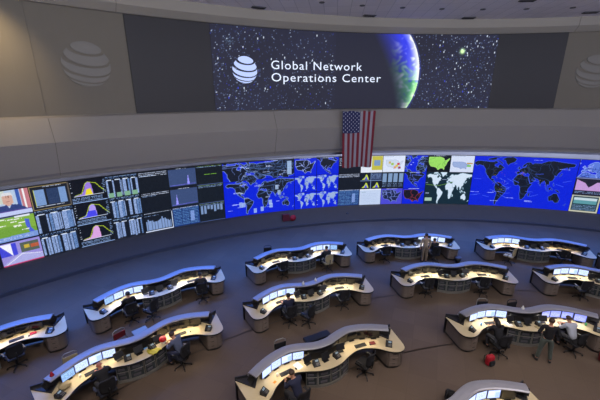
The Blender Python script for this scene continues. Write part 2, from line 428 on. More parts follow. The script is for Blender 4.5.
def p_chart(c, k_):
    c.a[:] = (16, 20, 30)
    pts = [(.1, .68), (.3, .62), (.38, .45), (.44, .16), (.56, .12), (.6, .3), (.62, .68)]
    col = [(150, 120, 220), (170, 150, 235), (214, 160, 220)][k_]
    c.poly(pts, col)
    if k_ == 0: c.poly([(.38, .68), (.44, .44), (.56, .4), (.6, .68)], (232, 214, 50))
    if k_ == 1: c.poly([(.2, .68), (.4, .4), (.58, .4), (.62, .68)], (70, 70, 230))
    c.line([(.1, .66), (.3, .6), (.42, .2), (.5, .12), (.6, .16), (.72, .2), (.84, .42), (.97, .62)], (188, 212, 50))
    c.line([(.08, .7), (.9, .7)], WH); c.text(.02, .78, .86, LB, 3, .07, .75); c.text(.9, .1, .99, LB, 8, .08, .6); c.text(.02, .1, .07, WH, 6, .1, .5); c.rect(0, .96, 1, 1, LB)
def p_textlist(c, rows=2, y=.06, frame=False, bars=False):
    c.a[:] = (20, 26, 36); c.text(.04, y, .96, WH, rows, .08, .75); c.text(.04, y+.14, .5, LB, 1, .08, .6)
    if bars:
        for q in range(18):
            h = .42+.16*math.sin(q*.7)*rs.rand(); c.rect(.06+q*.049, .98-h-.12, .06+q*.049+.042, .9, (126, 152, 200))
        c.rect(0, .94, 1, 1, WH); c.rect(.965, .1, 1, 1, WH)
def p_slate(c, x):
    c.a[:] = (58, 76, 118); c.rect(0, 0, 1, .06, (30, 36, 50)); c.text(.3, .02, .7, WH, 1); c.rect(0, .88, 1, 1, (22, 28, 40)); c.poly([(x-.05, .86), (x, .3), (x+.05, .86)], (150, 150, 255)); c.text(.05, .82, .95, (90, 110, 170), 1); c.line([(.05, .85), (.95, .82)], (100, 90, 220))
def p_table(c, w=0):
    c.a[:] = (32, 60, 120)
    for q in range(11): c.text(.03, .08+q*.082, .97, (112, 164, 224), 1, dens=.72)
    c.text(.03, .02, .97, WH, 1); c.rect(.66, .25, .8, .8, (150, 176, 240), .7); c.rect(.33, .1, .35, 1, (18, 36, 80)); c.rect(.6, .1, .62, 1, (18, 36, 80))
def p_green(c, k_):
    c.a[:] = (20, 27, 36); c.text(.0, .02, 1, (150, 190, 80), 1, dens=.4); c.text(.03, .06, .97, LB, 1 + (k_ > 0), .06, .55)
    if k_ == 0: c.text(.3, .45, .78, (140, 210, 60), 1, dens=.85)
    if k_ == 2:
        for q in range(7): c.rect(.05+q*.13, .12, .14+q*.13, .3+.3*rs.rand(), (120, 146, 190))
    c.rect(0, .96, 1, 1, (80, 100, 150))
def p_world(c, ln=(-180, 180), lt=(-60, 86), fill=(22, 28, 44), edge=(120, 150, 230), inner=(74, 100, 150), bg=BL, extra=12, lines=40, hot=False):
    c.a[:] = bg
    m = lands(c, WORLD, ln[0], ln[1], lt[0], lt[1], fill, edge, inner, lines=lines)
    for q in range(extra):
        x, y = rs.rand()*.85, rs.rand()*.9; c.text(x, y, x+.05+.05*rs.rand(), (190, 206, 255), rs.randint(1, 3), .02, .7)
    if hot:
        for q in range(60):
            cx_, cy_ = [(.26, .36), (.31, .5), (.3, .66), (.49, .3), (.5, .34), (.68, .44), (.72, .5)][rs.randint(7)]
            x, y = int((cx_+rs.randn()*.025)*c.w), int((cy_+rs.randn()*.04)*c.h)
            if 0 <= x < c.w and 0 <= y < c.h: c.a[y, x] = [(150, 200, 60), (214, 180, 70), (200, 90, 60)][rs.randint(3)]
        for q in range(22):
            x, y = rs.rand(), .3+rs.rand()*.5; c.line([(x, y), (min(x+.07, .99), y+rs.randn()*.05)], (70, 100, 240))
def p_midworld(c):
    p_world(c, (-180, 180), (-60, 80), extra=14, lines=60)
    for x, y in ((.2, .6), (.24, .62), (.4, .82), (.5, .8), (.62, .62), (.63, .72), (.75, .36), (.72, .2)): c.rect(x, y, x+.045, y+.13, (170, 196, 236), .8)
def p_topmap(c):
    p_world(c, (-30, 120), (15, 75), extra=14, lines=70); c.rect(0, 0, .02, .7, BL)
    lands(c, WORLD, -140, -50, 30, 75, (22, 28, 44), (140, 166, 240), (90, 110, 170), box=(0, 0, .36, 1), lines=20); c.rect(.9, .1, .96, .85, (168, 196, 236), .85)
def p_us(c, bg, fill, edge, ln=(-128, -64), lt=(22, 52), polys=None, inner=None, lines=16, title=True):
    c.a[:] = bg; lands(c, polys or [USA], ln[0], ln[1], lt[0], lt[1], fill, edge, inner or edge, lines=lines)
    if title: c.text(.25, .03, .75, WH, 1, dens=.8)
def p_four(c):
    c.a[:] = (20, 26, 40); c.rect(.48, 0, .5, 1, LB); c.rect(0, .48, 1, .5, LB)
    for x, y in ((0, 0), (0, .5), (.5, .5)): c.poly([(x+.08, y+.42), (x+.2, y+.3), (x+.27, y+.1), (x+.32, y+.15), (x+.4, y+.42)], (196, 214, 60)); c.poly([(x+.2, y+.42), (x+.27, y+.2), (x+.35, y+.42)], (90, 90, 220))
    c.rect(.52, .02, .98, .46, (52, 66, 100)); c.text(.54, .1, .96, LB, 4, .08)
def p_doc(c):
    c.a[:] = (190, 206, 234); c.rect(0, 0, 1, .08, (232, 238, 250)); c.text(.1, .2, .3, (90, 140, 150), 1, dens=.9)
    for q in range(6): c.text(.1, .3+q*.1, .85, (160, 178, 214), 1, dens=.7)
def p_yell(c):
    c.a[:] = (222, 228, 240); c.rect(.5, .02, .98, .85, (190, 184, 70)); c.rect(.6, .25, .88, .6, (120, 150, 190)); c.text(.05, .1, .45, (130, 150, 190), 7, .1, .6)
def p_blobs(c):
    c.a[:] = (214, 224, 244); c.text(.05, .06, .5, (120, 140, 180), 1); lands(c, [USA], -128, -64, 20, 54, (200, 212, 230), (160, 176, 210), box=(.1, .15, .95, .95))
    for x, y, q in ((.42, .5, (150, 190, 60)), (.7, .5, (196, 40, 70)), (.3, .42, (190, 170, 110)), (.62, .62, (214, 196, 60)), (.75, .72, (150, 60, 100)), (.55, .7, (210, 150, 110))): c.rect(x-.05, y-.06, x+.06, y+.07, q)
def p_panels(c):
    c.a[:] = (24, 32, 44)
    for q in range(4): c.rect(.03+q*.25, .08, .22+q*.25, .62, (124, 152, 190)); c.text(.03+q*.25, .7, .22+q*.25, LB, 3, .08)
def p_whiteworld(c):
    p_world(c, (-180, 180), (-58, 80), fill=(206, 222, 240), edge=(120, 160, 180), inner=(190, 206, 226), bg=(18, 40, 52), extra=3, lines=5)
    c.line([(.02, .38), (.3, .42), (.46, .36), (.6, .3)], (120, 170, 60)); c.rect(.02, .8, .18, .9, (160, 190, 180))
def p_lime(c): p_us(c, (14, 20, 26), (150, 216, 96), (180, 230, 130), inner=(110, 180, 80), lines=10)
def p_chartmap(c):
    c.a[:] = (206, 216, 240); c.text(.05, .04, .6, (110, 130, 180), 1); lands(c, [USA], -128, -64, 20, 54, (150, 170, 214), (110, 130, 190), box=(.05, .3, .9, .9)); c.rect(.7, .42, .95, .5, (190, 150, 70)); c.rect(.72, .55, .88, .66, (120, 190, 90))
def p_area(c):
    c.a[:] = (34, 34, 52); c.poly([(.05, .72), (.05, .12), (.35, .3), (.5, .55), (.75, .25), (.95, .2), (.95, .72)], (190, 150, 210)); c.text(.05, .8, .95, LB, 2, .08); c.rect(0, 0, 1, .06, (120, 130, 180))
def p_tealtable(c):
    c.a[:] = (40, 66, 76); c.rect(0, 0, 1, .07, (170, 176, 170)); c.rect(0, .9, 1, 1, (190, 190, 170)); c.rect(0, 0, .05, 1, (190, 190, 170)); c.rect(.95, 0, 1, 1, (190, 190, 170)); c.rect(.1, .14, .9, .3, (190, 210, 220)); c.rect(.1, .3, .9, .5, (90, 150, 160)); c.text(.1, .6, .9, LB, 4, .08)

AZB = 133.75; ROWH = 1.257; VTOP = 4.74
def grid_mesh(name, cv, f):
    h, w = cv.h, cv.w
    co = np.array([f(i/(w-1), j/(h-1)) for j in range(h) for i in range(w)], dtype=np.float32)
    idx = np.arange(h*w).reshape(h, w)
    q = np.stack([idx[1:, :-1], idx[1:, 1:], idx[:-1, 1:], idx[:-1, :-1]], -1).reshape(-1, 4)
    me = bpy.data.meshes.new(name)
    me.vertices.add(h*w); me.vertices.foreach_set('co', co.ravel())
    me.loops.add(q.size); me.loops.foreach_set('vertex_index', q.ravel().astype(np.int32))
    me.polygons.add(len(q)); me.polygons.foreach_set('loop_start', np.arange(0, q.size, 4, dtype=np.int32))
    try: me.polygons.foreach_set('loop_total', np.full(len(q), 4, dtype=np.int32))
    except Exception: pass
    me.update(calc_edges=True)
    ca = me.color_attributes.new('Col', 'FLOAT_COLOR', 'POINT')
    a = np.ones((h*w, 4), dtype=np.float32); a[:, :3] = s2l(np.clip(cv.a, 0, 255)).reshape(-1, 3)
    ca.data.foreach_set('color', a.ravel()); me.validate()
    return me

def window(c0, c1, r0, r1, paint, label, dens=1.0, bg=DK):
    """one display of the video wall: columns c0..c1, rows r0..r1 (tile units)"""
    a0, a1 = AZB-3*c0-.03, AZB-3*c1+.03
    z1, z0 = VTOP-ROWH*r0-.012, VTOP-ROWH*r1+.012
    cv = Cv(int(PW*1.35*(c1-c0)*dens), int(PH*1.35*(r1-r0)*dens), bg); paint(cv); cv.noise(5)
    am = (a0+a1)/2; o = empty('wall_display', pol(am, R_VW, z0), 0, label, 'display', 'video wall displays')
    ox, oy, oz = o.location
    def f(u, v):
        p = pol(a0+(a1-a0)*u, R_VW-.02, z1+(z0-z1)*v); return (p[0]-ox, p[1]-oy, p[2]-oz)
    link('screen', grid_mesh('screen', cv, f), M['vw'], o)
    n_ = max(2, int((c1-c0)*3)); vs_ = []; fs_ = []
    pr = [(R_VW-.005, z1+.01), (R_VW+.2, z1+.01), (R_VW+.2, z0-.01), (R_VW-.005, z0-.01)]
    for i in range(n_+1):
        for R, z in pr:
            p = pol(a0+.025+(a1-a0-.05)*i/n_, R, z); vs_.append((p[0]-ox, p[1]-oy, p[2]-oz))
    for i in range(n_):
        for j in range(4): fs_.append([4*i+j, 4*i+(j+1) % 4, 4*i+4+(j+1) % 4, 4*i+4+j])
    fs_ += [[0, 1, 2, 3], [4*n_+3, 4*n_+2, 4*n_+1, 4*n_]]
    MB().add(vs_, fs_).build('cabinet', M['black'], o)
    return o

P = functools_partial = lambda fn, *a, **k_: (lambda c: fn(c, *a, **k_))
W = [
 (-2, -1, 0, 1, p_darkedge, 'wall display at the left frame edge, top row, dark with blue block'),
 (-2, -1, 1, 2, P(p_bars), 'wall display at the left frame edge, middle row, blue columns'),
 (-1, 0, 2, 3, P(p_traffic), 'bottom-row wall display showing a mauve traffic camera picture'),
 (-2, -1, 2, 3, p_darkedge, 'wall display at the left frame edge, bottom row, dark with blue block'),
 (-1, 0, 0, 1, p_presenter, 'top-row wall display showing a grey-haired presenter before flags'),
 (-1, 0, 1, 2, p_radar, 'middle-row wall display showing a bright green road map'),
 (0, 1, 0, 1, p_framed, 'top-row wall display with pale frame and two blue columns, beside the presenter'),
 (0, 1, 1, 2, P(p_bars), 'middle-row wall display of blue columns on black, beside the green map'),
 (0, 1, 2, 3, P(p_bars, n=4), 'bottom-row wall display of blue columns on black, beside the traffic camera'),
 (1, 2, 0, 1, P(p_chart, 0), 'wall display charting a violet and yellow peak on black'),
 (1, 2, 1, 2, P(p_chart, 1), 'wall display charting a blue and lilac peak, middle row'),
 (1, 2, 2, 3, P(p_chart, 2), 'wall display charting a pink peak with yellow line, bottom row'),
 (2, 3, 0, 1, P(p_bars, n=4, blocks=True), 'wall display of blue columns with green blocks below, top row'),
 (2, 3, 1, 2, P(p_bars, n=4), 'wall display of grey-blue columns below the one with green blocks'),
 (2, 3, 2, 3, P(p_bars, n=4), 'wall display of grey-blue columns, bottom row, right of the pink chart'),
 (3, 4, 0, 1, P(p_textlist, 3), 'dark wall display with three text lines at its top, top row'),
 (3, 4, 1, 2, P(p_textlist, 2), 'dark wall display with text lines, directly above the pale skyline bars'),
 (3, 4, 2, 3, P(p_textlist, 1, .04, True, True), 'wall display with pale skyline bars in a white frame, bottom row'),
 (4, 5, 0, 1, P(p_slate, .7), 'slate-blue wall display with a spike at right, top row'),
 (4, 5, 1, 2, P(p_slate, .22), 'slate-blue wall display with a spike at left, middle row'),
 (4, 5, 2, 3, p_table, 'blue table wall display below the two slate-blue ones'),
 (5, 6, 0, 1, P(p_green, 0), 'dark wall display with one green text line across its centre'),
 (5, 6, 1, 2, P(p_green, 1), 'nearly black wall display beside the blue map, middle row'),
 (5, 6, 2, 3, P(p_green, 2), 'dark wall display with hanging grey bars, beside the blue map'),
 (6, 9, 0, 1, p_topmap, 'wide top-row wall display of blue regional maps with pale borders'),
 (6, 9, 1, 3, p_midworld, 'large blue world map wall display with pale callout boxes, left of the flag'),
 (9, 10, 0, 1, P(p_us, BL, (24, 30, 44), (150, 170, 240)), 'top-row wall display of a dark United States on blue'),
 (10, 11, 0, 1, P(p_us, BL, (24, 30, 44), (110, 130, 230), (-140, -50), (8, 62), [NAM]), 'top-row wall display of a dark North America, just left of the flag'),
 (9, 10, 1, 2, P(p_world, fill=(150, 172, 216), edge=(70, 100, 230), inner=(40, 60, 120), extra=3, lines=12), 'small blue world map wall display, middle row, farther from the flag'),
 (10, 11, 1, 2, P(p_world, fill=(150, 172, 216), edge=(70, 100, 230), inner=(40, 60, 120), extra=3, lines=12), 'small blue world map wall display, middle row, nearer the flag'),
 (9, 10, 2, 3, P(p_world, fill=(150, 172, 216), edge=(70, 100, 230), inner=(40, 60, 120), extra=3, lines=12), 'small blue world map wall display, bottom row, farther from the flag'),
 (10, 11, 2, 3, P(p_world, fill=(150, 172, 216), edge=(70, 100, 230), inner=(40, 60, 120), extra=3, lines=12), 'small blue world map wall display, bottom row, nearer the flag'),
 (11, 12, 0, 1, P(p_textlist, 6, .1), 'wall display of text lines partly hidden behind the flag'),
 (11, 12, 1, 2, P(p_textlist, 3), 'dark wall display with text lines just under the flag'),
 (11, 12, 2, 3, p_table, 'blue table wall display, bottom row, below the flag'),
 (12, 13, 0, 1, p_yell, 'white wall display with a yellow map, at the flag lower right corner'),
 (12, 13, 1, 2, p_four, 'wall display split in four small charts with yellow peaks'),
 (12, 13, 2, 3, p_doc, 'pale document wall display, bottom row'),
 (13, 14, 0, 1, p_blobs, 'white wall display with red, green and yellow patches'),
 (13, 14, 1, 2, p_panels, 'dark wall display with four grey columns, below the white one with patches'),
 (13, 14, 2, 3, P(p_us, (74, 72, 206), (26, 34, 70), (120, 140, 220)), 'violet-blue wall display with a dark United States, bottom row'),
 (14, 15, 0, 1, P(p_world, (-100, 60), (0, 75), extra=3), 'blue wall display of Atlantic coasts, top row, left of the lime map'),
 (14, 15, 1, 2, P(p_us, BL, (20, 28, 44), (90, 110, 220), (-140, -50), (5, 62), [NAM]), 'blue wall display of a dark North America, middle row'),
 (14, 15, 2, 3, P(p_us, BL, (22, 20, 34), (120, 80, 120), inner=(140, 50, 60)), 'blue wall display of a dark United States with red lines, bottom row'),
 (15, 16, 0, 1, p_lime, 'black wall display with a lime green United States'),
 (16, 17, 0, 1, p_chartmap, 'pale wall display with a small blue map, right of the lime one'),
 (15, 17, 1, 3, p_whiteworld, 'large wall display of white continents on dark teal'),
 (17, 21, 0, 3, P(p_world, (-170, 190), (-58, 84), fill=(18, 24, 40), edge=(70, 100, 240), inner=(40, 60, 100), extra=8, lines=50, hot=True), 'largest wall display, blue world map with black continents'),
 (21, 23, 0, 1, P(p_world, (-20, 150), (20, 78), fill=(90, 120, 214), edge=(160, 180, 255), inner=(40, 60, 160), extra=12), 'top-row wall display of a pale blue map at the right frame edge'),
 (21, 22, 1, 2, p_area, 'wall display with a pink area chart near the right frame edge'),
 (21, 22, 2, 3, p_tealtable, 'wall display with a beige-framed teal table near the right frame edge'),
 (22, 23, 1, 2, P(p_textlist, 5), 'dark text wall display beside the pink area chart'),
 (22, 23, 2, 3, P(p_world, extra=2), 'blue map wall display beside the beige-framed teal table'),
]
for w_ in W: window(*w_)

# ------------------------------------------------------------------ big LED display on the upper wall
led = empty('led_display', pol(101.9, R_UP, 8.3), 0, 'huge curved dark display over the fascia with a starfield, title lettering and a planet', 'display')
lo = Vector(led.location)
ZT, ZB = 12.13, 8.285
def ledf(a0, a1, R, z1, z0):
    def f(u, v):
        p = pol(a0+(a1-a0)*u, R, z1+(z0-z1)*v); return (p[0]-lo.x, p[1]-lo.y, p[2]-lo.z)
    return f
def frame_part(name, a0, a1, z1, z0, R, t, m, n_=40):
    vs_ = []; fs_ = []
    pr = [(R, z1), (R+t, z1), (R+t, z0), (R, z0)]
    for i in range(n_+1):
        for q, z in pr: p = pol(a0+(a1-a0)*i/n_, q, z); vs_.append((p[0]-lo.x, p[1]-lo.y, p[2]-lo.z))
    for i in range(n_):
        for j in range(4): fs_.append([4*i+j, 4*i+(j+1) % 4, 4*i+4+(j+1) % 4, 4*i+4+j])
    fs_ += [[0, 1, 2, 3], [4*n_+3, 4*n_+2, 4*n_+1, 4*n_]]
    return MB().add(vs_, fs_).build(name, m, led)
frame_part('cabinet', 125.45, 78.45, ZT+.02, ZB-.02, R_UP-.05, .04, M['black'])
tag(frame_part('unlit_panel', 125.4, 118.12, ZT, ZB, R_UP-.08, .03, M['unlit'], 10), 'unlit dark section left of the starfield')
tag(frame_part('unlit_panel', 85.73, 78.5, ZT, ZB, R_UP-.08, .03, M['unlit'], 10), 'unlit dark section right of the starfield')
A0, A1 = 118.1, 85.75
cv = Cv(720, 176, (30, 31, 52)); SC = 720/((A0-A1)*.48)      # px per metre
def px(az, z): return (A0-az)*.48*SC, (ZT-z)*176/(ZT-ZB)
yy, xx = np.mgrid[0:176, 0:720]
ecx, ecy = px(100.93, 10.12); er = 3.1*SC
mott = np.sin(xx*.02)*np.cos(yy*.03+xx*.01)*5
cv.a += mott[..., None]*np.array([.5, .6, 1])
bx = xx/720
dark = ((xx-ecx)**2+(yy-ecy)**2 < er*er)
for q in range(3000):
    x, y = rs.randint(720), rs.randint(176)
    d = 1.0 if x < 110 or x > 600 else (.75 if x > 520 else .45)
    if 300 < x < 460: d = .14
    if rs.rand() > d or (dark[y, x] and x > 300): continue
    b = rs.rand()**3; c = np.array([100+130*b, 130+110*b, 195+60*b])
    if rs.rand() < .2: c = np.array([50, 64, 200])*(.6+.6*b)
    sz = 2; o_ = .35+.65*b
    cv.a[y:y+sz, x:x+sz] = cv.a[y:y+sz, x:x+sz]*(1-o_)+c*o_
    if b > .93: cv.a[y-1:y+3, x:x+sz] = c
for x0, y0, x1, y1 in ((330, 60, 372, 8), (318, 45, 365, 5), (40, 30, 44, 34)): 
    for q in range(60):
        t = rs.rand(); x = int(x0+(x1-x0)*t+rs.randn()*5); y = int(y0+(y1-y0)*t+rs.randn()*5)
        if 0 <= x < 720 and 0 <= y < 176: cv.a[y, x] = (90, 110, 140)
cv.a[dark & (xx > 300)] = (28, 29, 48)
# planet: lit crescent on the right
dx = (xx-ecx)/er; dy = (yy-ecy)/er; rr = np.sqrt(dx*dx+dy*dy)
sz = np.sqrt(np.clip(1-dx*dx-dy*dy, 0, 1)); lit = dx*.88-dy*.33+sz*-.28
nz = sum(np.sin(xx*f1+p1+2*np.sin(yy*f2))*np.cos(yy*f2*1.3+p2+1.5*np.sin(xx*f1*.7)) for f1, f2, p1, p2 in ((.08, .07, 1, 2), (.15, .12, 4, .5), (.05, .04, 2, 5), (.21, .19, .2, 3)))/2.2
lit = dx*.9-dy*.42+sz*-.30
ink = dark & (lit > .12)
k_ = np.clip((lit-.12)/.5, 0, 1)[..., None]
n2 = (nz-nz.min())/(nz.max()-nz.min())
sea = np.array([44, 54, 214]); land = np.array([72, 150, 112]); cloud = np.array([214, 214, 255])
wl = np.clip(1.6-np.abs(dy-.25)*3.2+(n2-.5)*2.4, 0, 1)[..., None]
colr = sea*(1-wl)+land*wl
wc = np.clip(np.clip((n2-.5)*3, 0, 1)*np.clip((dx-.4)/.3, 0, 1)+np.clip((dx-.72)*3, 0, .55)*(dy < .1), 0, 1)[..., None]
colr = colr*(1-wc*.85)+cloud*wc*.85
colr = colr+np.clip((rr-.88)/.12, 0, 1)[..., None]*np.array([120, 120, 60])
cv.a = np.where(ink[..., None], cv.a*(1-k_)+colr*k_*1.1, cv.a)
halo = (rr >= 1) & (rr < 1.03) & (dx > .3); cv.a[halo] = cv.a[halo]*.6+np.array([60, 80, 200])*.4
sx, sy = px(89.65, 11.3); g = np.exp(-((xx-sx)**2+((yy-sy)*1.0)**2)/(2*4.0**2))*1.6
cv.a += np.clip(g, 0, 1.2)[..., None]*np.array([170, 225, 120])
link('screen', grid_mesh('screen', cv, ledf(A0, A1, R_UP-.085, ZT, ZB)), M['led'], led)

def bend_text(body, az_l, az_r, z0, z1, R, name):
    cu = bpy.data.curves.new('txt', 'FONT'); cu.body = body; cu.size = 1; cu.space_character = 1.12; cu.resolution_u = 3; cu.offset = 0
    to = bpy.data.objects.new('txt', cu); COL.objects.link(to); bpy.context.view_layer.update()
    me = bpy.data.meshes.new_from_object(to.evaluated_get(bpy.context.evaluated_depsgraph_get()))
    bpy.data.objects.remove(to); bpy.data.curves.remove(cu)
    co = [v.co.copy() for v in me.vertices]; xs = [c.x for c in co]
    x0, x1 = min(xs), max(xs); cap = .70
    for v, c in zip(me.vertices, co):
        u = (c.x-x0)/(x1-x0); p = pol(az_l+(az_r-az_l)*u, R, z0+c.y/cap*(z1-z0)); v.co = (p[0]-lo.x, p[1]-lo.y, p[2]-lo.z)
    o = link(name, me, M['letters'], led)
    return o
tag(bend_text('Global Network', 111.95, 101.4, 10.27, 10.68, R_UP-.1, 'lettering'), 'glowing title lettering, upper line')
tag(bend_text('Operations Center', 111.95, 99.05, 9.68, 10.09, R_UP-.1, 'lettering'), 'glowing title lettering, lower line')

def globe_bands(R, az_c, z_c, rad_az, rad_z, off=None, thick=0, tilt=.42, roll=-.12):
    """striped globe emblem: bands of latitude on a sphere seen from slightly above"""
    o_ = off or Vector((0, 0, 0)); mb = MB()
    bands = [(90, 52), (45, 22), (15, -5), (-12, -28), (-35, -48), (-55, -66)]
    ca, sa = math.cos(tilt), math.sin(tilt); cr, sr_ = math.cos(roll), math.sin(roll)
    for hi, lw in bands:
        vs_ = []; K = 28
        lows = []; ups = []
        for i in range(K+1):
            lon = -90+180*i/K
            t = math.cos(math.radians(lon-25))*.5+.5
            mid = (hi+lw)/2; half = (hi-lw)/2*(.45+.6*t)
            row = []
            for la in (mid+half, mid-half):
                if hi == 90 and la > mid: la = 90
                la = min(la, 90); a = math.radians(la); b = math.radians(lon)
                X = math.cos(a)*math.sin(b); Y = math.cos(a)*math.cos(b); Z = math.sin(a)
                Yp = Y*ca+Z*sa; Zp = Z*ca-Y*sa
                row.append((X, Yp, Zp))
            ups.append(row[0]); lows.append(row[1])
        pts = ups+lows[::-1]
        if hi == 90:   # cap: full small circle
            pts = []
            for i in range(40):
                b = 2*PI*i/40; a = math.radians(lw)
                X = math.cos(a)*math.sin(b); Y = math.cos(a)*math.cos(b); Z = math.sin(a)
                Zp = Z*ca-Y*sa; Yp = Y*ca+Z*sa; pts.append((X, Yp, Zp))
        base = []
        for X, Yp, Zp in pts:
            if Yp < 0:
                L_ = math.hypot(X, Zp) or 1; X, Zp = X/L_, Zp/L_
            x = X*cr-Zp*sr_; z = X*sr_+Zp*cr; base.append((x, z))
        n_ = len(base)
        def P3(x, z, R_): p = pol(az_c-x*rad_az, R_, z_c+z*rad_z); return (p[0]-o_.x, p[1]-o_.y, p[2]-o_.z)
        fr = [P3(x, z, R-thick) for x, z in base]
        if hi == 90:
            if thick: mb.add(fr+[P3(x, z, R) for x, z in base], [list(range(n_))]+[[i, n_+i, n_+(i+1) % n_, (i+1) % n_] for i in range(n_)])
            else: mb.add(fr, [list(range(n_))])
        else:
            h_ = n_//2; fs_ = [[i, i+1, n_-2-i, n_-1-i] for i in range(h_-1)]
            if thick:
                bk = [P3(x, z, R) for x, z in base]
                mb.add(fr+bk, fs_+[[i, n_+i, n_+(i+1) % n_, (i+1) % n_] for i in range(n_)])
            else: mb.add(fr, fs_)
    return mb
globe_bands(R_UP-.1, 114.8, 10.19, 1.31, .63, lo).build('globe_emblem', M['emblem'], led)
for az, lab in ((128.7, 'silver striped globe emblem on the wall left of the big display'), (75.2, 'silver striped globe emblem on the wall right of the big display')):
    o = globe_bands(R_UP, az, 10.17, 1.75, .84, thick=.035).build('wall_emblem', M['relief']); tag(o, lab, 'emblem', 'striped globe wall emblems')

# ------------------------------------------------------------------ flag hanging from the fascia
FA0, FA1, FR = 104.25, 100.2, 26.5
fo = empty('hanging_flag', pol(102.2, FR, 5.1), 0, 'american flag hung vertically from the fascia above the video wall', 'flag'); fl_ = Vector(fo.location)
cv = Cv(104, 120, (150, 148, 162))
for s_ in range(13):
    if s_ % 2 == 0: cv.rect(s_/13, 0, (s_+1)/13, 1, (124, 22, 44))
cv.rect(0, 0, 7/13, .38, (34, 42, 92))
for i in range(9):
    for j in range(11):
        if (i+j) % 2 == 0: x = int((.03+i*.058)*104); y = int((.02+j*.033)*120); cv.a[y:y+2, x:x+2] = (206, 208, 220)
def ff(u, v):
    p = pol(FA0+(FA1-.02-FA0)*(u-.5)*(1-.09*v)+(FA1-FA0)*.5, FR+.035*math.sin(u*17+v*1.5)*(.3+v), 8.2-3.08*v-.03*math.sin(u*9)*v)
    return (p[0]-fl_.x, p[1]-fl_.y, p[2]-fl_.z)
cl = link('cloth', grid_mesh('cloth', cv, ff), M['flag'], fo)
sm = cl.modifiers.new('s', 'SOLIDIFY'); sm.thickness = .01
pa, pb = Vector(pol(FA0+.1, FR+.03, 8.17))-fl_, Vector(pol(FA1-.1, FR+.03, 8.17))-fl_
MB().tube([pa, pb], .02, 8).build('pole', M['palemetal'], fo)
mb = MB()
for az in (FA0-.3, FA1+.3): mb.tube([Vector(pol(az, FR+.03, 8.17))-fl_, Vector(pol(az, 27.3, 8.2))-fl_], .012, 6)
mb.build('bracket', M['palemetal'], fo)

# ------------------------------------------------------------------ ceiling fittings
ring = MB().lathe([(.07, .0), (.12, .0), (.12, -.02), (.11, -.03), (.08, -.02), (.07, 0)], 20)
dl0 = empty('ceiling_downlight', (0, 0, 0)); ring.build('trim_ring', M['vent'], dl0); MB().lathe([(.0, -.005), (.085, -.008), (.085, .03), (.0, .03)], 20).build('lens', M['can'], dl0)
spots = [(132, 'over the left panel seam'), (126.5, 'nearest the upper left emblem'), (122, 'above the unlit left display section'), (117.5, 'above the left end of the starfield'), (113, 'above the glowing globe emblem'), (108.5, 'above the word Global'), (104.1, 'above the word Network'), (99.6, 'above the flag right edge'), (95.2, 'directly above the planet'), (90.7, 'above the green star'), (86.1, 'above the starfield right end'), (81.5, 'above the unlit right display section')]
for i, (az, wh) in enumerate(spots):
    o = dl0 if i == 0 else copy_tree(dl0); o.location = pol(az, 24.75, 12.795)
    tag(o, 'small dark round ceiling downlight '+wh, 'ceiling light', 'ceiling downlights in the outer ring')
v0 = empty('ceiling_vent', (0, 0, 0)); MB().box((0, 0, -.02), (.64, .3, .04), bev=.008).build('frame', M['vent'], v0)
for j in range(5): MB().box((0, -.1+j*.05, -.045), (.58, .018, .02), rx=.5).build('slat', M['can'], v0)
for i, (az, R, wh) in enumerate(((113.7, 26.5, 'above the glowing globe emblem'), (101.6, 26.5, 'above the flag'), (90.25, 26.5, 'above the green star'), (78.4, 25.9, 'near the upper right corner'), (88.1, 23.2, 'at the top frame edge right of centre'))):
    o = v0 if i == 0 else copy_tree(v0); o.location = pol(az, R, 12.795); o.rotation_euler = (0, 0, math.radians(az-90))
    tag(o, 'dark rectangular ceiling vent '+wh, 'vent', 'ceiling vents')

# wall fittings on the low wall
o = empty('fire_bell', pol(107.9, 31.2, .42), math.radians(17), 'dark red box and round bell on the low wall under the blue maps', 'fire bell')
MB().box((-.2, .1, .28), (.5, .22, .5), bev=.03).build('box', M['darkred'], o)
MB().lathe([(.0, -.09), (.12, -.09), (.2, -.04), (.23, .03), (.0, .05)], 20, M=Matrix.Translation((.28, .0, .24)) @ Matrix.Rotation(PI/2, 4, 'X')).build('bell', M['redcloth'], o)
o = MB().lathe([(.0, -.05), (.1, -.05), (.12, .02), (.0, .03)], 16, M=Matrix.Rotation(PI/2, 4, 'X')).build('wall_socket', M['dark'], None, pol(99.7, 31.35, .55), math.radians(10)); tag(o, 'small dark round fitting on the low wall below the flag', 'wall fitting')

